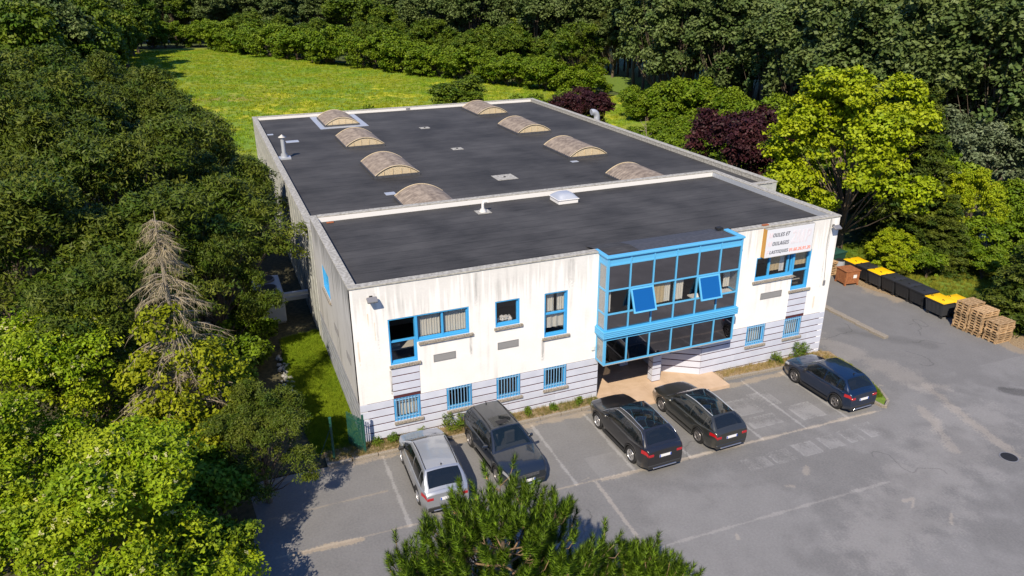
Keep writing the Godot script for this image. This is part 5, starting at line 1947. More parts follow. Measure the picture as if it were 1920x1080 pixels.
	# garden shed with a flat roof on the far lawn
	var sh := thing("garden_shed", "small pale open shed on the lawn at the edge of the wood", "shed", Vector3(72.5, sy(72.5) - 0.09, -117.0), 0.5)
	for k in [[-1, 1], [1, 1], [1, -1], [-1, -1]]:
		var p := MB.new()
		p.box(Vector3(k[0] * 2.0 - 0.08, 0, k[1] * 1.3 - 0.08), Vector3(k[0] * 2.0 + 0.08, 2.4, k[1] * 1.3 + 0.08))
		part("post", p, M.white, sh)
	var rf := MB.new()
	rf.box(Vector3(-2.5, 2.41, -1.8), Vector3(2.5, 2.6, 1.8))
	part("roof", rf, M.concrete, sh)
	var bw := MB.new()
	bw.box(Vector3(-1.9, 0.0, -1.3), Vector3(1.9, 2.39, -1.2))
	part("back_wall", bw, M.interior, sh)
	var wbk := MB.new()
	wbk.box(Vector3(-0.6, 0.0, -0.2), Vector3(1.4, 0.8, 0.8), 0.03)
	part("bench", wbk, M.white, sh)
	# white sacks in the bushes on the right
	var sk := thing("white_sack", "crumpled white sack lying among the bushes at the right edge", "sack", Vector3(47.5, sy(47) - 0.15, -9.0))
	var sb := MB.new()
	var fnl := FastNoiseLite.new()
	fnl.seed = 4
	fnl.frequency = 1.6
	var rows := []
	for i in 13:
		var r := []
		for k in 21:
			var th := PI * i / 12.0
			var ph := TAU * k / 20.0
			var dir := Vector3(sin(th) * cos(ph), cos(th), sin(th) * sin(ph))
			r.append(dir * Vector3(1.5, 0.9, 1.0) * (1.0 + 0.35 * fnl.get_noise_3dv(dir * 1.4)) + Vector3(0, 0.8, 0))
		rows.append(r)
	sb.grid(rows)
	part("bag", sb, M.white, sk)

# ---------------------------------------------------------------- plants
func rdir(r: RandomNumberGenerator) -> Vector3:
	var z := r.randf_range(-1.0, 1.0)
	var a := r.randf() * TAU
	var q := sqrt(1.0 - z * z)
	return Vector3(q * cos(a), z, q * sin(a))

# leaves in clumps spread over the lobes of a crown; colours are linear, one tint per clump and leaf
func crown(lobes: Array, clumps: int, per: int, ln: float, wd: float, cr: float, ca: Color, cb: Color, sd: int, m: Material, flat := 0.75, droop := 0.0, shell := 0.72, low := -0.55) -> ArrayMesh:
	var r := RandomNumberGenerator.new()
	r.seed = sd
	var N := clumps * per
	var v := PackedVector3Array()
	var n := PackedVector3Array()
	var c := PackedColorArray()
	var ix := PackedInt32Array()
	v.resize(N * 4)
	n.resize(N * 4)
	c.resize(N * 4)
	ix.resize(N * 6)
	var wsum := 0.0
	var ws := []
	var tones := []
	for l in lobes:
		wsum += (l[1].x * l[1].y + 0.02) * (l[2] if l.size() > 2 else 1.0)
		ws.append(wsum)
		tones.append(r.randf())
	var i := 0
	for k in clumps:
		var pick := r.randf() * wsum
		var li := 0
		while ws[li] < pick: li += 1
		var lc: Vector3 = lobes[li][0]
		var lr: Vector3 = lobes[li][1]
		var d := rdir(r)
		if d.y < low: d.y = -d.y
		var rad := shell + (1.0 - shell) * r.randf() if r.randf() < 0.85 else r.randf_range(0.3, 1.0)
		rad *= 0.92 + 0.16 * r.randf()
		var cc := lc + d * lr * rad
		var tint := ca.lerp(cb, clampf(tones[li] * 0.6 + r.randf() * 0.4, 0, 1))
		var k2 := 0.85 + 0.3 * r.randf()
		tint = Color(tint.r * k2, tint.g * k2, tint.b * k2)
		var crr := cr * r.randf_range(0.65, 1.25)
		for j in per:
			var o := rdir(r) * pow(r.randf(), 0.45) * crr
			o.y *= flat
			o.y -= droop * Vector2(o.x, o.z).length()
			var p := cc + o
			var nn := (d * 0.45 + Vector3(0, 0.55, 0) + rdir(r) * 0.75).normalized()
			var t := nn.cross(rdir(r)).normalized()
			if droop > 0.0: t = (t + Vector3(0, -droop, 0)).normalized()
			var s := nn.cross(t).normalized()
			var L := ln * r.randf_range(0.7, 1.25)
			var w := wd * r.randf_range(0.75, 1.2) * 0.5
			var b := i * 4
			v[b] = p - t * L * 0.5
			v[b + 1] = p + s * w + t * L * 0.06
			v[b + 2] = p + t * L * 0.5
			v[b + 3] = p - s * w + t * L * 0.06
			var g := r.randf_range(0.82, 1.2)
			var lc2 := Color(tint.r * g, tint.g * g, tint.b * g)
			for q in 4:
				n[b + q] = nn
				c[b + q] = lc2
			var e := i * 6
			ix[e] = b
			ix[e + 1] = b + 1
			ix[e + 2] = b + 2
			ix[e + 3] = b
			ix[e + 4] = b + 2
			ix[e + 5] = b + 3
			i += 1
	var arr := []
	arr.resize(Mesh.ARRAY_MAX)
	arr[Mesh.ARRAY_VERTEX] = v
	arr[Mesh.ARRAY_NORMAL] = n
	arr[Mesh.ARRAY_COLOR] = c
	arr[Mesh.ARRAY_INDEX] = ix
	var am := ArrayMesh.new()
	am.add_surface_from_arrays(Mesh.PRIMITIVE_TRIANGLES, arr)
	am.surface_set_material(0, m)
	return am

# tapered trunk with limbs reaching into each lobe
func trunk(lobes: Array, h: float, r0: float, sd: int, stems := 1) -> MB:
	var r := RandomNumberGenerator.new()
	r.seed = sd
	var mb := MB.new()
	for s in stems:
		var lean := Vector3(r.randf_range(-0.3, 0.3), 0, r.randf_range(-0.3, 0.3)) * (1.0 if stems > 1 else 0.3)
		var pts := []
		var rad := []
		for i in 7:
			var t := i / 6.0
			pts.append(Vector3(lean.x * t * h * 0.5 + r.randf_range(-0.05, 0.05) * h * 0.2 * t, -0.3 + t * h * 0.8, lean.z * t * h * 0.5 + r.randf_range(-0.05, 0.05) * h * 0.2 * t))
			rad.append(r0 / sqrt(stems) * (1.25 - 0.25 * minf(t * 6, 1.0)) * (1.0 - 0.82 * t))
		mb.tube(pts, rad, 8)
		for li in lobes.size():
			if stems > 1 and li % stems != s: continue
			if lobes.size() > 40 and li % 6 != 1: continue
			var lc: Vector3 = lobes[li][0]
			var lr: Vector3 = lobes[li][1]
			var st: Vector3 = pts[clampi(int(lc.y / h * 5.0) - 1, 1, 5)]
			for b in 3:
				var e := lc + rdir(r) * lr * 0.75
				var md := st.lerp(e, 0.5) + Vector3(0, -0.06 * h * r.randf(), 0)
				mb.tube([st, md, e], [r0 * 0.28, r0 * 0.15, r0 * 0.03], 5, false)
	return mb

func round_lobes(h: float, rx: float, y0: float, cnt: int, sd: int, big := 0.78, sub := 0.42) -> Array:
	var r := RandomNumberGenerator.new()
	r.seed = sd
	var ry := (h - y0) * 0.5
	var c := Vector3(0, y0 + ry, 0)
	var out := [[c, Vector3(rx * big, ry * big, rx * big), 0.25]]
	var m := minf(rx, ry)
	for i in cnt:
		var d := rdir(r)
		if d.y < -0.5: d.y *= -0.6
		var k := sub * r.randf_range(0.7, 1.25)
		var pc := c + d * Vector3(rx, ry, rx) * (1.0 - k * 0.8)
		out.append([pc, Vector3(rx, m, rx) * k, 0.45])
		for q in 5:      # boughs standing proud of each main mass, with gaps between
			var e := (rdir(r) + d * 0.8 + Vector3(0, 0.25, 0)).normalized()
			var kk := k * r.randf_range(0.32, 0.55)
			out.append([pc + e * Vector3(rx, m, rx) * k * r.randf_range(0.75, 1.1), Vector3(rx, m * 0.75, rx) * kk, 1.5])
	return out

func tree_proto(called: String, cm: ArrayMesh, tm: ArrayMesh) -> Node3D:
	var o := Node3D.new()
	o.name = called
	inst("trunk", tm, o)
	inst("crown", cm, o)
	return o

func put(proto: Node3D, called: String, label: String, cat: String, at: Vector3, turn := 0.0, sc := Vector3.ONE, group := "") -> Node3D:
	var r: Node3D = proto.duplicate()
	r.name = numbered(called)
	add_child(r)
	r.transform = Transform3D(Basis(Vector3.UP, turn).scaled_local(sc), at)
	tag(r, label, cat, group)
	return r

func gy(x: float) -> float:
	return sy(x) - 0.2

func plants() -> void:
	M.bark_pine = tri_mat(tex(82, Color(0.14, 0.085, 0.045), Color(0.27, 0.18, 0.11), 0.05, 128), 0.8)
	var lm_dark := leaf_mat(lin(0.05, 0.09, 0.008))
	var lm_mid := leaf_mat(lin(0.10, 0.17, 0.01))
	var lm_bright := leaf_mat(lin(0.22, 0.30, 0.01))
	var lm_plum := leaf_mat(lin(0.05, 0.012, 0.012))
	# ---- prototypes
	var aca := []
	for k in 3:
		var lb := round_lobes(11.0, 4.6, 0.6, 12, 100 + k, 0.70, 0.42)
		aca.append(tree_proto("acacia", crown(lb, 1350, 38, 0.25, 0.075, 0.5, Color(0.028, 0.066, 0.004), Color(0.105, 0.122, 0.014), 200 + k, lm_dark, 0.55, 0.45), trunk(lb, 11.0, 0.26, 300 + k).mesh(M.bark)))
	var mlb := round_lobes(12.0, 6.0, 0.0, 17, 120, 0.72, 0.36)
	var maple := tree_proto("maple", crown(mlb, 1700, 30, 0.26, 0.20, 0.5, Color(0.17, 0.25, 0.006), Color(0.33, 0.37, 0.012), 220, lm_bright, 0.55, 0.15), trunk(mlb, 12.0, 0.28, 320).mesh(M.bark))
	var plb := round_lobes(9.0, 4.0, 0.2, 13, 121, 0.74, 0.42)
	var plum := tree_proto("plum", crown(plb, 900, 28, 0.26, 0.17, 0.55, Color(0.020, 0.008, 0.011), Color(0.060, 0.020, 0.021), 221, lm_plum, 0.6), trunk(plb, 9.0, 0.24, 321).mesh(M.bark))
	var elb := round_lobes(6.2, 3.5, 0.1, 15, 122, 0.76, 0.40)
	var elder := tree_proto("elder", crown(elb, 1600, 34, 0.15, 0.075, 0.33, Color(0.125, 0.22, 0.005), Color(0.31, 0.36, 0.014), 222, lm_bright, 0.6, 0.2), trunk(elb, 6.0, 0.16, 322, 4).mesh(M.bark))
	# flat cream flower heads of the elder
	var fr := RandomNumberGenerator.new()
	fr.seed = 9
	var fl := MB.new()
	for i in 330:
		var l: Array = elb[fr.randi() % elb.size()]
		var d := rdir(fr)
		d.y = absf(d.y) * 0.8 + 0.15
		d = d.normalized()
		var p: Vector3 = l[0] + d * l[1] * 1.06
		var x := d.cross(Vector3.UP).normalized()
		var yv := d.cross(x)
		for q in 9:
			var o := (x * fr.randf_range(-1, 1) + yv * fr.randf_range(-1, 1)) * 0.06
			var s := 0.017
			fl.quad(p + o - x * s - yv * s, p + o + x * s - yv * s, p + o + x * s + yv * s, p + o - x * s + yv * s)
	inst("flowers", fl.mesh(mat(lin(0.42, 0.40, 0.17), 0.8)), elder)
	var pop := []
	for k in 3:
		var lb := round_lobes(22.0, 4.6, 0.2, 17, 130 + k, 0.74, 0.40)
		pop.append(tree_proto("poplar", crown(lb, 1100, 22, 0.48, 0.32, 0.75, Color(0.050, 0.086, 0.020), Color(0.130, 0.165, 0.050), 230 + k, lm_dark, 0.75), trunk(lb, 22.0, 0.26, 330 + k).mesh(M.bark)))
	var dec := []
	for k in 2:
		var lb := round_lobes(13.0, 4.8, 0.0, 13, 140 + k, 0.74, 0.42)
		dec.append(tree_proto("tree", crown(lb, 950, 24, 0.40, 0.25, 0.65, Color(0.042, 0.088, 0.006), Color(0.125, 0.165, 0.014), 240 + k, lm_mid, 0.65), trunk(lb, 13.0, 0.3, 340 + k).mesh(M.bark)))
	var bush := []
	for k in 3:
		var lb := round_lobes(4.0, 2.3, -0.3, 8, 150 + k, 0.76, 0.45)
		bush.append(tree_proto("bush", crown(lb, 420, 24, 0.26, 0.16, 0.42, Color(0.055, 0.115, 0.004), Color(0.150, 0.205, 0.012), 250 + k, lm_mid, 0.65), trunk(lb, 4.0, 0.1, 350 + k, 3).mesh(M.bark)))
	var clb := []
	for i in 11:
		var t := i / 10.0
		for q in 4:
			var a := q * TAU / 4 + i * 0.9
			var rad := 0.55 * (1.0 - t) * 3.0
			clb.append([Vector3(cos(a) * rad, 0.6 + t * 9.4, sin(a) * rad), Vector3(1.25 * (1.0 - t) + 0.22, 0.5, 1.25 * (1.0 - t) + 0.22)])
	var cyp := tree_proto("cypress", crown(clb, 1300, 26, 0.30, 0.08, 0.38, Color(0.026, 0.058, 0.008), Color(0.095, 0.115, 0.014), 260, lm_dark, 0.45, 0.25), trunk(clb, 10.0, 0.24, 360).mesh(M.bark))
	# ---- left edge of the site: acacias
	var A := "acacias crowding the left side of the building"
	var asp := [
		[-5.6, -10.5, 9.6, 4.6, "dark feathery acacia reaching over the left parapet"], [-9.0, -17.0, 11.8, 5.2, ""], [-12.5, -9.5, 10.6, 5.0, ""], [-4.9, -20.5, 9.0, 4.0, ""], [-6.5, -29.0, 10.4, 4.6, ""], [-13.5, -25.5, 12.6, 5.6, ""], [-18.5, -15.5, 12.0, 5.4, ""], [-9.5, -39.0, 11.4, 4.6, ""], [-16.0, -37.0, 13.2, 5.8, ""], [-22.0, -28.0, 13.4, 5.6, ""], [-13.5, -50.0, 12.0, 4.8, ""], [-21.0, -48.0, 14.0, 6.0, ""], [-4.2, -36.5, 6.4, 3.0, ""], [-28.0, -40.0, 14.0, 6.0, ""], [-11.2, -60.0, 9.5, 4.0, ""], [-8.2, -4.6, 8.4, 3.6, ""], [-4.7, -10.0, 7.6, 2.7, ""], [-7.0, -48.0, 6.2, 3.2, "small dark acacia beside the far left corner of the roof"]]
	for i in asp.size():
		var q: Array = asp[i]
		put(aca[i % 3], "acacia_tree", q[4] if q[4] != "" else ("dark feathery acacia beside the left wall of the workshop" if q[0] > -10.0 else "dark feathery acacia in the grove at the left edge"), "tree", Vector3(q[0], gy(q[0]), q[1]), i * 1.7, Vector3(q[3] / 4.6, q[2] / 11.0, q[3] / 4.6), A)
	put(aca[1], "acacia_tree", "small bluish green acacia at the edge of the asphalt, bottom left", "tree", Vector3(-3.9, gy(-3.9), 2.3), 0.6, Vector3(0.42, 0.42, 0.42), A)
	# elders
	put(elder, "elder_bush", "bright elder bush with cream flower heads beside the dead conifer", "bush", Vector3(-9.9, gy(-9.9), -2.6), 0.4, Vector3(1.0, 1.0, 1.0), "flowering elders")
	put(elder, "elder_bush", "bright elder bush with cream flower heads in the bottom left corner", "bush", Vector3(-8.3, gy(-8.3), 6.9), 2.4, Vector3(0.95, 0.95, 0.95), "flowering elders")
	put(elder, "elder_bush", "bright elder bush at the left edge above the bottom corner", "bush", Vector3(-12.0, gy(-12), 2.2), 4.1, Vector3(0.9, 0.85, 0.9), "flowering elders")
	for q in [[-6.0, 3.5, 0.7], [-7.6, 1.8, 0.8], [-5.3, -3.6, 0.75], [-4.4, -7.5, 0.7], [-6.6, -5.6, 0.9], [-5.6, 6.4, 0.6], [-3.6, -11.0, 0.6]]:
		put(bush[int(absf(q[1])) % 3], "undergrowth_bush", "shaded green bush in the undergrowth below the dead conifer", "bush", Vector3(q[0], gy(q[0]), q[1]), q[1], Vector3.ONE * q[2], "undergrowth bushes on the left")
	_dead_conifer(Vector3(-6.05, gy(-6.0), -0.3), lm_bright)
	_pine(Vector3(0.75, ay(0.7), 13.7), 6.5, 3.1, 1, "bushy pine tree in the foreground in front of the silver car")
	_pine(Vector3(4.05, ay(4.1), 14.3), 4.6, 1.6, 2, "smaller pine at the bottom edge right of the big pine")
	# ---- right side
	put(maple, "maple_tree", "bright yellow-green maple behind the right end of the building", "tree", Vector3(37.0, gy(36), -12.5), 0.3, Vector3(1.0, 1.0, 1.0))
	put(plum, "plum_tree", "dark purple-leaved plum tree left of the yellow-green maple", "tree", Vector3(36.8, gy(36), -24.0), 1.0, Vector3(0.98, 1.03, 0.98))
	put(plum, "plum_tree", "low dark purple-leaved plum tree beyond the bent duct", "tree", Vector3(37.5, gy(36), -55.0), 2.6, Vector3(0.85, 0.74, 0.85))
	put(cyp, "cypress_tree", "dark green cypress with layered sprays right of the maple", "tree", Vector3(43.0, gy(40), -12.0), 0.2, Vector3(1.35, 1.08, 1.35))
	put(cyp, "conifer_tree", "broad dark conifer leaning over the pallets at the right edge", "tree", Vector3(37.35, gy(37.3), 1.4), 1.4, Vector3(0.98, 0.7, 0.98))
	put(cyp, "cypress_tree", "short cypress standing behind the row of bins", "tree", Vector3(40.5, gy(40), -7.0), 3.0, Vector3(0.8, 0.5, 0.8))
	var silver := tree_proto("tree", crown(round_lobes(8.0, 4.2, 0.6, 12, 170), 800, 26, 0.26, 0.14, 0.5, Color(0.075, 0.105, 0.045), Color(0.17, 0.205, 0.115), 270, lm_mid, 0.7), trunk(round_lobes(8.0, 4.2, 0.6, 12, 170), 8.0, 0.2, 370).mesh(M.bark_pale))
	put(silver, "silver_tree", "grey-green silvery tree at the right edge", "tree", Vector3(55.0, gy(55), -17.0), 0.0, Vector3(1.1, 1.05, 1.1))
	put(silver, "silver_tree", "low grey-green tree below the silvery tree at the right edge", "tree", Vector3(49.0, gy(49), -13.5), 2.0, Vector3(0.75, 0.6, 0.75))
	for q in [[44.0, -3.5, 0.8], [41.5, -4.6, 0.55], [46.5, -5.5, 0.9], [50.0, -8.5, 0.9], [45.0, 0.5, 0.9], [42.5, 1.6, 0.9], [38.2, -6.0, 0.5], [43.5, -7.0, 0.8], [53.0, -12.0, 1.0], [48.5, -4.0, 1.0]]:
		put(bush[int(absf(q[1]) * 2) % 3], "garden_bush", "green leafy bush behind the bins and pallets", "bush", Vector3(q[0], gy(q[0]), q[1]), q[0], Vector3(q[2], q[2] * 0.95, q[2]), "bushes behind the bins")
	put(maple, "maple_tree", "small yellow-green maple sapling behind the row of bins", "tree", Vector3(36.2, gy(36), -7.2), 2.0, Vector3(0.26, 0.26, 0.30))
	put(maple, "maple_tree", "yellow-green young maple beside the cypress", "tree", Vector3(44.6, gy(44), -8.6), 1.0, Vector3(0.36, 0.5, 0.36))
	# shrubs beside the workshop
	var pr := RandomNumberGenerator.new()
	pr.seed = 77
	for i in 46:
		var z := pr.randf_range(-78, -17)
		var x := 30.5 + pr.randf() * (9.0 + (-z - 17.0) * 0.34)
		if Vector2(x - 36.8, z + 24.0).length() < 3.0 or Vector2(x - 37.5, z + 55.0).length() < 3.0: continue
		var s := pr.randf_range(0.45, 1.0)
		var sa := rad_to_deg(atan2(x + 4.0, 26.0 - z))
		if sa > 27.0 and sa < 31.2 and z < -40.0: s *= 0.3
		put(bush[i % 3], "shrub", "green shrub in the thicket along the right side of the workshop", "bush", Vector3(x, gy(x), z), pr.randf() * 6, Vector3(s * 1.2, s, s * 1.2), "thicket beside the workshop")
	_bare_sapling(Vector3(35.5, gy(35), -36.0))
	put(dec[0], "lone_tree", "round bushy tree just behind the rear parapet of the workshop", "tree", Vector3(26.5, gy(26), -66.0), 0.8, Vector3(0.80, 0.56, 0.80))
	put(bush[0], "lone_bush", "low green bush behind the rear parapet left of the round tree", "bush", Vector3(13.2, gy(13), -56.0), 0.8, Vector3(0.8, 1.15, 0.8))
	# ---- wood beyond: poplars
	var P := "tall trees of the wood behind the right side"
	for i in 118:
		var az := deg_to_rad(26.5 + 33.0 * fmod(i * 0.61803, 1.0))
		var row := float(i) / 118.0
		var near := lerpf(118.0, 74.0, smoothstep(deg_to_rad(30), deg_to_rad(50), az))
		var dd := near + row * 62.0 + pr.randf_range(-3, 3)
		if rad_to_deg(az) < 31.0: dd = maxf(dd, 158.0 + row * 20.0)
		var x := -4.0 + sin(az) * dd
		var z := 26.0 - cos(az) * dd
		var s := pr.randf_range(0.78, 1.12)
		put(pop[i % 3], "poplar_tree", "tall grey-green poplar in the wood " + ("left of the purple plum tree" if rad_to_deg(az) < 35.0 else ("behind the purple plum and the maple" if rad_to_deg(az) < 45.0 else "in the top right corner")), "tree", Vector3(x, gy(x), z), pr.randf() * 6, Vector3(s * 1.05, s, s * 1.05), P)
	# ---- hedge along the meadow and the trees behind it
	var hp := [Vector2(0, -200), Vector2(14, -172), Vector2(31, -142), Vector2(42, -119), Vector2(52, -100), Vector2(58, -88)]
	for seg in hp.size() - 1:
		for k in 8:
			var p: Vector2 = hp[seg].lerp(hp[seg + 1], (k + pr.randf() * 0.6) / 8.0)
			var s := pr.randf_range(1.25, 1.9) * (0.8 if seg > 2 else 1.0)
			put(bush[k % 3], "hedge_bush", "rounded green bush in the hedge along the far side of the meadow", "bush", Vector3(p.x, gy(p.x), p.y), pr.randf() * 6, Vector3(s * 1.1, s, s * 1.1), "hedge along the meadow")
			var p2 := p + Vector2(pr.randf_range(5, 10), pr.randf_range(-8, -3))
			var s2 := pr.randf_range(0.55, 0.85)
			if seg < 4:
				put(dec[k % 2], "hedge_tree", "green broadleaf tree rising behind the meadow hedge", "tree", Vector3(p2.x, gy(p2.x), p2.y), pr.randf() * 6, Vector3(s2 * 1.1, s2, s2 * 1.1), "trees behind the meadow hedge")
	for i in 84:
		var az := deg_to_rad(lerpf(-1.0, 28.0, fmod(i * 0.61803, 1.0)))
		var hd := lerpf(232.0, 140.0, smoothstep(deg_to_rad(0), deg_to_rad(25), az))
		var dd := hd + 16.0 + 80.0 * i / 84.0
		var x := -4.0 + sin(az) * dd
		var z := 26.0 - cos(az) * dd
		if absf(rad_to_deg(az) - 26.3) < 0.9: continue
		var s := pr.randf_range(0.72, 1.0)
		put(pop[i % 3] if i % 4 else dec[i % 2], "wood_tree", ("distant tree beyond the far left end of the meadow" if az < 0.17 else "distant tree beyond the right half of the meadow hedge"), "tree", Vector3(x, gy(x), z), pr.randf() * 6, Vector3(s * 1.25, s, s * 1.25) * (1.0 if i % 4 else 1.4), "distant wood beyond the meadow")
	# tree with mistletoe balls near the gap in the hedge
	var mt := put(dec[1], "mistletoe_tree", "yellowish tree hung with dark mistletoe balls in front of the wood", "tree", Vector3(56.0, gy(56), -92.0), 0.5, Vector3(0.85, 0.95, 0.85))
	for i in 7:
		var bl := crown([[Vector3.ZERO, Vector3.ONE * 0.75]], 40, 14, 0.3, 0.1, 0.3, Color(0.04, 0.06, 0.008), Color(0.09, 0.10, 0.012), 500 + i, lm_mid)
		inst("mistletoe", bl, mt, Vector3(pr.randf_range(-3.4, 3.4), 5.0 + i * 1.4, pr.randf_range(1.5, 4.2)))
	# ---- left side of the meadow and top left corner
	for i in 20:
		var t := i / 19.0
		var x := lerpf(-17.0, -16.0, t) - pr.randf_range(0, 5)
		var z := lerpf(-72.0, -205.0, t)
		var s := pr.randf_range(0.85, 1.15)
		put(dec[i % 2], "wood_edge_tree", "dark tree along the left edge of the meadow", "tree", Vector3(x, gy(x), z), pr.randf() * 6, Vector3(s, s * 1.1, s), "trees along the left edge of the meadow")
	for i in 46:
		var az := deg_to_rad(lerpf(-15.0, -4.5, fmod(i * 0.61803, 1.0)))
		var dd := 96.0 + 130.0 * i / 46.0
		var x := -4.0 + sin(az) * dd - 3.0
		var z := 26.0 - cos(az) * dd
		var s := pr.randf_range(0.95, 1.35)
		put(dec[i % 2] if i % 3 else pop[i % 3], "corner_tree", "green tree of the wood in the top left corner", "tree", Vector3(x, gy(x), z), pr.randf() * 6, Vector3(s, s, s) * (1.0 if i % 3 else 0.72), "wood in the top left corner")
	for i in 16:      # far end of the meadow
		var x := -44.0 + i * 3.0
		var s := pr.randf_range(1.3, 2.0)
		put(bush[i % 3], "hedge_bush", "dark bush closing the far left end of the meadow", "bush", Vector3(x, gy(x), -205.0 - pr.randf() * 6), i, Vector3(s, s, s), "bushes at the far end of the meadow")
		put(pop[i % 3], "wood_tree", "tall tree behind the bushes at the far left end of the meadow", "tree", Vector3(x, gy(x), -218.0 - pr.randf() * 12), i, Vector3(1, 0.9, 1), "trees at the far end of the meadow")
	for i in 26:      # undergrowth along the edge of the wood
		var az := deg_to_rad(31.4 + i * 0.85)
		var dd := lerpf(110.0, 68.0, smoothstep(deg_to_rad(30), deg_to_rad(50), az)) + pr.randf_range(-3, 3)
		var x := -4.0 + sin(az) * dd
		var s := pr.randf_range(0.9, 1.6)
		put(bush[i % 3], "wood_edge_bush", "green bush at the foot of the wood behind the right side", "bush", Vector3(x, gy(x), 26.0 - cos(az) * dd), i, Vector3(s, s, s), "bushes at the foot of the wood")
	_weeds()
	_grass()

func _dead_conifer(at: Vector3, lm: Material) -> void:
	var o := thing("dead_conifer", "dead bare conifer with grey twigs and yellow-green ivy climbing it", "tree", at)
	var r := RandomNumberGenerator.new()
	r.seed = 61
	var tr := MB.new()
	tr.tube([Vector3(0, -0.2, 0), Vector3(0.05, 3, 0), Vector3(-0.05, 6.5, 0.05), Vector3(0, 9.3, 0), Vector3(0.05, 10.5, 0)], [0.24, 0.19, 0.11, 0.04, 0.012], 8)
	part("trunk", tr, M.bark_pale, o)
	var br := MB.new()
	var tw := MB.new()
	for i in 270:
		var t := pow(r.randf(), 0.85)
		var y := 1.0 + 9.2 * t
		var L := (0.45 + 2.7 * (1.0 - t)) * r.randf_range(0.55, 1.1)
		var a := r.randf() * TAU
		var d := Vector3(cos(a), 0, sin(a))
		var pts := []
		var rad := []
		for k in 6:
			var q := k / 5.0
			pts.append(Vector3(0, y, 0) + d * L * q + Vector3(r.randf_range(-0.05, 0.05), 0.25 * L * q - 0.55 * L * q * q, r.randf_range(-0.05, 0.05)))
			rad.append(0.022 * (1.0 - q) * (0.6 + L * 0.3) + 0.004)
		br.tube(pts, rad, 4, false)
		for s in 30:
			var q := r.randf_range(0.15, 1.0)
			var kk := mini(int(q * 5.0), 4)
			var p: Vector3 = pts[kk].lerp(pts[kk + 1], q * 5.0 - kk)
			var e := (d * r.randf_range(0.1, 0.7) + rdir(r) * 0.6 + Vector3(0, -0.75, 0)).normalized() * r.randf_range(0.15, 0.5)
			var w := e.cross(rdir(r)).normalized() * r.randf_range(0.005, 0.011)
			var g := r.randf_range(0.7, 1.2)
			tw.col = Color(0.30 * g, 0.25 * g, 0.15 * g)
			tw.tri(p - w, p + w, p + e)
	part("branches", br, M.bark_pale, o)
	var tm := mat(Color.WHITE, 0.9)
	tm.vertex_color_use_as_albedo = true
	tm.cull_mode = BaseMaterial3D.CULL_DISABLED
	part("twigs", tw, tm, o)
	var lb := []
	for q in [[-0.4, 6.6, 0.5, 0.75], [0.7, 5.2, 0.9, 0.85], [1.3, 4.2, 0.6, 0.9], [-0.5, 3.6, 1.1, 1.0], [0.2, 2.5, 1.5, 0.9], [-1.2, 4.9, 0.5, 0.8], [1.1, 2.9, 1.4, 0.7]]:
		lb.append([Vector3(q[0], q[1], q[2]), Vector3.ONE * q[3]])
	inst("ivy", crown(lb, 330, 26, 0.15, 0.11, 0.3, Color(0.14, 0.18, 0.006), Color(0.28, 0.29, 0.012), 62, lm, 0.8), o)

func _bare_sapling(at: Vector3) -> void:
	var o := thing("bare_sapling", "thin leafless sapling standing in the thicket right of the workshop", "tree", at)
	var r := RandomNumberGenerator.new()
	r.seed = 71
	var mb := MB.new()
	mb.tube([Vector3(0, -0.1, 0), Vector3(-0.2, 3, 0), Vector3(-0.6, 6.0, 0)], [0.07, 0.05, 0.012], 6)
	part("trunk", mb, M.bark_pale, o)
	var br := MB.new()
	for i in 22:
		var y := r.randf_range(1.5, 5.6)
		var s := Vector3(-0.1 * y, y, 0)
		var d := (rdir(r) + Vector3(0, 0.9, 0)).normalized() * r.randf_range(0.5, 1.5)
		br.tube([s, s + d * 0.5 + Vector3(0, -0.05, 0), s + d], [0.022, 0.015, 0.004], 4, false)
	part("branches", br, M.bark_pale, o)

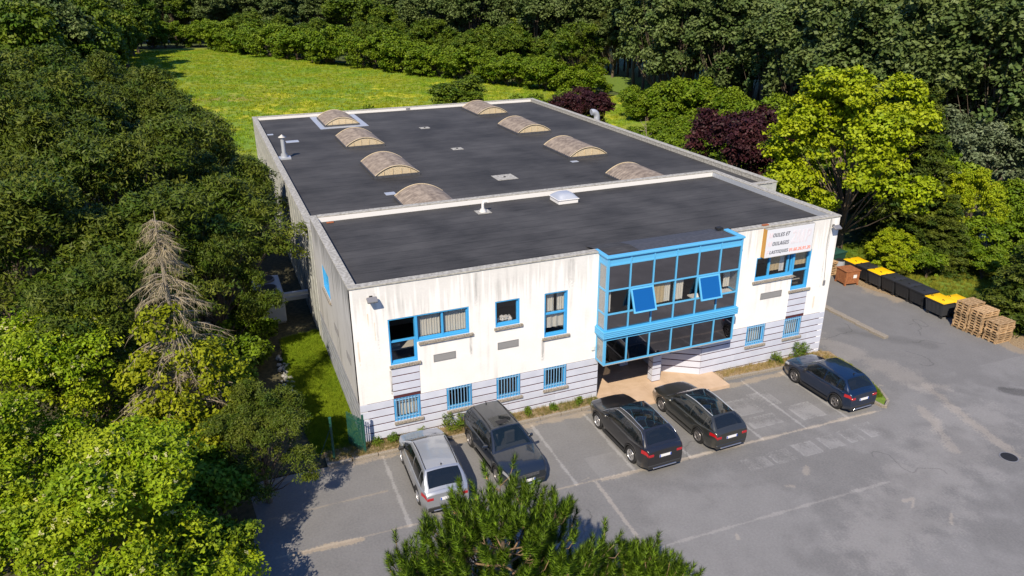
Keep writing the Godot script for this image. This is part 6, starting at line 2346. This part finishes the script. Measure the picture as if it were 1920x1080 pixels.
func _pine(at: Vector3, h: float, rmax: float, sd: int, label: String) -> void:
	var o := thing("pine_tree", label, "tree", at, 0.0, "pines in the foreground")
	var r := RandomNumberGenerator.new()
	r.seed = 800 + sd
	var tr := MB.new()
	tr.tube([Vector3(0, -0.1, 0), Vector3(0.05, h * 0.5, 0), Vector3(0, h * 0.92, 0), Vector3(0, h, 0)], [0.17, 0.12, 0.04, 0.02], 8)
	part("trunk", tr, M.bark, o)
	var br := MB.new()
	var nv := PackedVector3Array()
	var nn := PackedVector3Array()
	var nc := PackedColorArray()
	var bud := MB.new()
	var shoots := [[Vector3(0, h - 0.15, 0), Vector3.UP, 0.45]]
	var wh := int(h * 1.9)
	for w in wh:
		var t := float(w) / (wh - 1)
		var y := lerpf(h * 0.16, h * 0.95, t)
		var nb := 7
		for b in nb:
			var a := b * TAU / nb + w * 1.1 + r.randf_range(-0.25, 0.25)
			var d := Vector3(cos(a), 0, sin(a))
			var L := (rmax * (1.0 - pow(t, 3.2)) + 0.4) * r.randf_range(0.75, 1.12)
			var pts := []
			var rad := []
			for k in 7:
				var q := k / 6.0
				pts.append(Vector3(0, y, 0) + d * L * q * (1.0 - 0.12 * q * q) + Vector3(0, L * (0.10 * q + 0.34 * q * q), 0))
				rad.append(0.032 * (1.0 - 0.8 * q) * (0.5 + L * 0.25))
			br.tube(pts, rad, 5, false)
			shoots.append([pts[6], (d * 0.55 + Vector3.UP).normalized(), 0.42])
			var ns := int(L * 6.5) + 3
			for s in ns:
				var q := r.randf_range(0.3, 0.97)
				var kk := mini(int(q * 6.0), 5)
				var p: Vector3 = pts[kk].lerp(pts[kk + 1], q * 6.0 - kk)
				var side := d.cross(Vector3.UP) * (1.0 if s % 2 else -1.0)
				var dd := (d * 0.5 + side * r.randf_range(0.3, 1.0) + Vector3(0, r.randf_range(0.1, 0.6), 0)).normalized()
				var sl := r.randf_range(0.2, 0.55) * (0.6 + 0.25 * L)
				var e := p + dd * sl * 0.7 + Vector3(0, sl * 0.35, 0)
				br.tube([p, p + dd * sl * 0.5, e], [0.014, 0.012, 0.01], 4, false)
				shoots.append([e, (dd * 0.3 + Vector3.UP).normalized(), r.randf_range(0.3, 0.52)])
	part("branches", br, M.bark_pine, o)
	for s in shoots:
		var p: Vector3 = s[0]
		var ax: Vector3 = s[1]
		var sl: float = s[2]
		var x := ax.cross(Vector3(0.31, 0.2, 0.9)).normalized()
		var y := ax.cross(x)
		var g0 := r.randf_range(0.7, 1.4)
		for k in 210:
			var f := r.randf()
			var a := r.randf() * TAU
			var rd := x * cos(a) + y * sin(a)
			var st := p + ax * sl * (f - 0.25)
			var spread := lerpf(1.3, 0.55, f)
			var dir := (ax + rd * spread * r.randf_range(0.7, 1.2)).normalized()
			var ln := r.randf_range(0.15, 0.22)
			var wv := dir.cross(rdir(r)).normalized() * 0.0052
			nv.append_array([st - wv, st + wv, st + dir * ln])
			var nm := (rd + ax * 0.5).normalized()
			nn.append_array([nm, nm, nm])
			var g := g0 * r.randf_range(0.7, 1.25)
			var c := Color(0.11 * g, 0.20 * g, 0.014 * g).lerp(Color(0.22 * g, 0.31 * g, 0.02 * g), f * 0.5 * r.randf())
			nc.append_array([c, c, c])
		if r.randf() < 0.22:
			bud.tube([p - ax * sl * 0.25, p - ax * sl * 0.2, p - ax * sl * 0.1], [0.02, 0.035, 0.01], 5, false)
	var arr := []
	arr.resize(Mesh.ARRAY_MAX)
	arr[Mesh.ARRAY_VERTEX] = nv
	arr[Mesh.ARRAY_NORMAL] = nn
	arr[Mesh.ARRAY_COLOR] = nc
	var am := ArrayMesh.new()
	am.add_surface_from_arrays(Mesh.PRIMITIVE_TRIANGLES, arr)
	am.surface_set_material(0, leaf_mat(lin(0.12, 0.20, 0.01), 0.45))
	inst("crown", am, o)
	part("cones", bud, mat(lin(0.36, 0.20, 0.10), 0.8), o)

func _weeds() -> void:
	var r := RandomNumberGenerator.new()
	r.seed = 91
	var lm := leaf_mat(lin(0.12, 0.18, 0.01))
	var spots := [[0.55, 0.3, 0.35, "front left corner"], [1.15, 0.35, 0.45, "leftmost barred window"], [2.35, 0.32, 0.45, "bonnet of the silver car"], [3.55, 0.35, 0.8, "second barred window"], [4.1, 0.3, 0.75, "dark SUV and the second barred window"], [6.2, 0.4, 0.3, "third barred window"], [7.1, 0.38, 0.35, "wall right of the third barred window"], [8.3, 0.4, 0.3, "fourth barred window"], [9.6, 0.35, 0.35, "left end of the landing"], [20.6, 0.35, 0.65, "bonnet of the blue crossover"], [21.9, 0.3, 0.95, "wall behind the blue crossover"], [22.4, 0.3, 0.8, "right corner of the facade"]]
	for q in spots:
		var o := thing("weed", "green weed growing in the dry strip by the " + q[3], "weed", Vector3(q[0], sy(q[0]) - 0.01, q[1]), r.randf() * 6, "weeds along the front wall")
		var h: float = q[2]
		var st := MB.new()
		for k in 5:
			var d := Vector3(r.randf_range(-0.4, 0.4), 1, r.randf_range(-0.4, 0.4)) * h * 0.8
			st.tube([Vector3.ZERO, d * 0.5, d], [0.008, 0.006, 0.003], 4, false)
		part("stems", st, mat(lin(0.10, 0.13, 0.03), 0.8), o)
		var lb := [[Vector3(0, h * 0.35, 0), Vector3(h * 0.5, h * 0.3, h * 0.28)], [Vector3(h * 0.1, h * 0.7, 0), Vector3(h * 0.3, h * 0.3, h * 0.25)]]
		inst("leaves", crown(lb, 26, 16, 0.10, 0.035, 0.13, Color(0.045, 0.10, 0.006), Color(0.14, 0.18, 0.015), 900 + int(q[0] * 10), lm, 0.9), o)

func _tuft(sd: int, n: int, h: float, sp: float, w: float, m: Material) -> ArrayMesh:
	var r := RandomNumberGenerator.new()
	r.seed = sd
	var mb := MB.new()
	for k in n:
		var a := r.randf() * TAU
		var p := Vector3(cos(a), 0, sin(a)) * sp * sqrt(r.randf())
		var e := p + Vector3(r.randf_range(-0.5, 0.5), 1, r.randf_range(-0.5, 0.5)) * h * r.randf_range(0.6, 1.1)
		var s := Vector3(cos(a + 1.3), 0, sin(a + 1.3)) * w
		mb.tri(p - s, p + s, e)
	return mb.mesh(m)

func _scatter(called: String, label: String, mesh: Mesh, cnt: int, poly: PackedVector2Array, y: Callable, s0: float, s1: float, ca: Color, cb: Color, sd: int) -> void:
	var r := RandomNumberGenerator.new()
	r.seed = sd
	var nz := FastNoiseLite.new()
	nz.seed = sd
	nz.frequency = 0.09
	var lo := poly[0]
	var hi := poly[0]
	for p in poly:
		lo = lo.min(p)
		hi = hi.max(p)
	var mm := MultiMesh.new()
	mm.transform_format = MultiMesh.TRANSFORM_3D
	mm.use_colors = true
	mm.mesh = mesh
	mm.instance_count = cnt
	var i := 0
	while i < cnt:
		var p := Vector2(r.randf_range(lo.x, hi.x), r.randf_range(lo.y, hi.y))
		if not Geometry2D.is_point_in_polygon(p, poly): continue
		var s := r.randf_range(s0, s1)
		mm.set_instance_transform(i, Transform3D(Basis(Vector3.UP, r.randf() * TAU).scaled(Vector3(s, s * r.randf_range(0.7, 1.2), s)), Vector3(p.x, y.call(p.x), p.y)))
		var g := r.randf_range(0.8, 1.2)
		var c := ca.lerp(cb, clampf(0.5 + nz.get_noise_2d(p.x, p.y) * 1.2 + r.randf_range(-0.3, 0.3), 0, 1))
		mm.set_instance_color(i, Color(c.r * g, c.g * g, c.b * g))
		i += 1
	var o := MultiMeshInstance3D.new()
	o.name = numbered(called)
	o.multimesh = mm
	add_child(o)
	o.set_meta("kind", "stuff")
	tag(o, label, "grass")

func _grass() -> void:
	var gm := leaf_mat(lin(0.12, 0.17, 0.01), 0.7)
	var t1 := _tuft(1, 26, 0.16, 0.14, 0.008, gm)
	var t2 := _tuft(2, 18, 0.3, 0.55, 0.045, gm)
	var t3 := _tuft(3, 18, 0.22, 0.12, 0.006, gm)
	_scatter("side_grass", "short bright grass beside the left wall", t1, 5200, PackedVector2Array([Vector2(-1.9, 0.0), Vector2(-0.05, 0.0), Vector2(-0.05, -11.5), Vector2(-2.0, -11.0), Vector2(-2.3, -5.0)]), func(x): return sy(x) - 0.03, 0.7, 1.2, Color(0.095, 0.19, 0.006), Color(0.20, 0.27, 0.012), 5)
	_scatter("island_grass", "bright grass on the kerbed island beside the blue crossover", t1, 1500, PackedVector2Array([Vector2(22.4, 0.9), Vector2(23.9, 1.2), Vector2(23.7, 2.6), Vector2(23.3, 4.0), Vector2(22.9, 4.7), Vector2(22.45, 4.6)]), func(x): return sy(x) - 0.01, 0.7, 1.3, Color(0.10, 0.16, 0.008), Color(0.24, 0.22, 0.02), 6)
	var dry_poly := PackedVector2Array([Vector2(-1.5, 0.05), Vector2(10.5, 0.05), Vector2(10.5, 0.6), Vector2(-1.5, 0.84)])
	_scatter("dry_grass", "dry straw grass in the strip under the barred windows", t3, 900, dry_poly, func(x): return sy(x) - 0.02, 0.5, 1.1, Color(0.10, 0.13, 0.015), Color(0.34, 0.25, 0.11), 7)
	_scatter("dry_grass", "dry straw grass in the strip at the right end of the facade", t3, 420, PackedVector2Array([Vector2(17.2, 0.05), Vector2(23.7, 0.05), Vector2(23.9, 1.1), Vector2(22.2, 0.66), Vector2(17.2, 0.6)]), func(x): return sy(x) - 0.02, 0.5, 1.1, Color(0.12, 0.15, 0.015), Color(0.36, 0.26, 0.11), 8)
	_scatter("verge_grass", "grass of the verge behind the bins", t1, 3500, PackedVector2Array([Vector2(34.7, -12), Vector2(35.1, -4.0), Vector2(35.3, 1.6), Vector2(40, 4), Vector2(46, -6), Vector2(42, -14)]), func(x): return ay(x) - 0.02, 0.8, 1.6, Color(0.08, 0.14, 0.008), Color(0.20, 0.20, 0.02), 9)
	_scatter("meadow_grass", "tall grass of the meadow behind the building", t2, 17000, PackedVector2Array([Vector2(-20, -60), Vector2(-22, -195), Vector2(2, -200), Vector2(31, -146), Vector2(54, -104), Vector2(62, -86), Vector2(58, -70), Vector2(45, -60)]), func(x): return sy(x) - 0.12, 0.6, 1.2, Color(0.15, 0.25, 0.010), Color(0.24, 0.275, 0.012), 10)
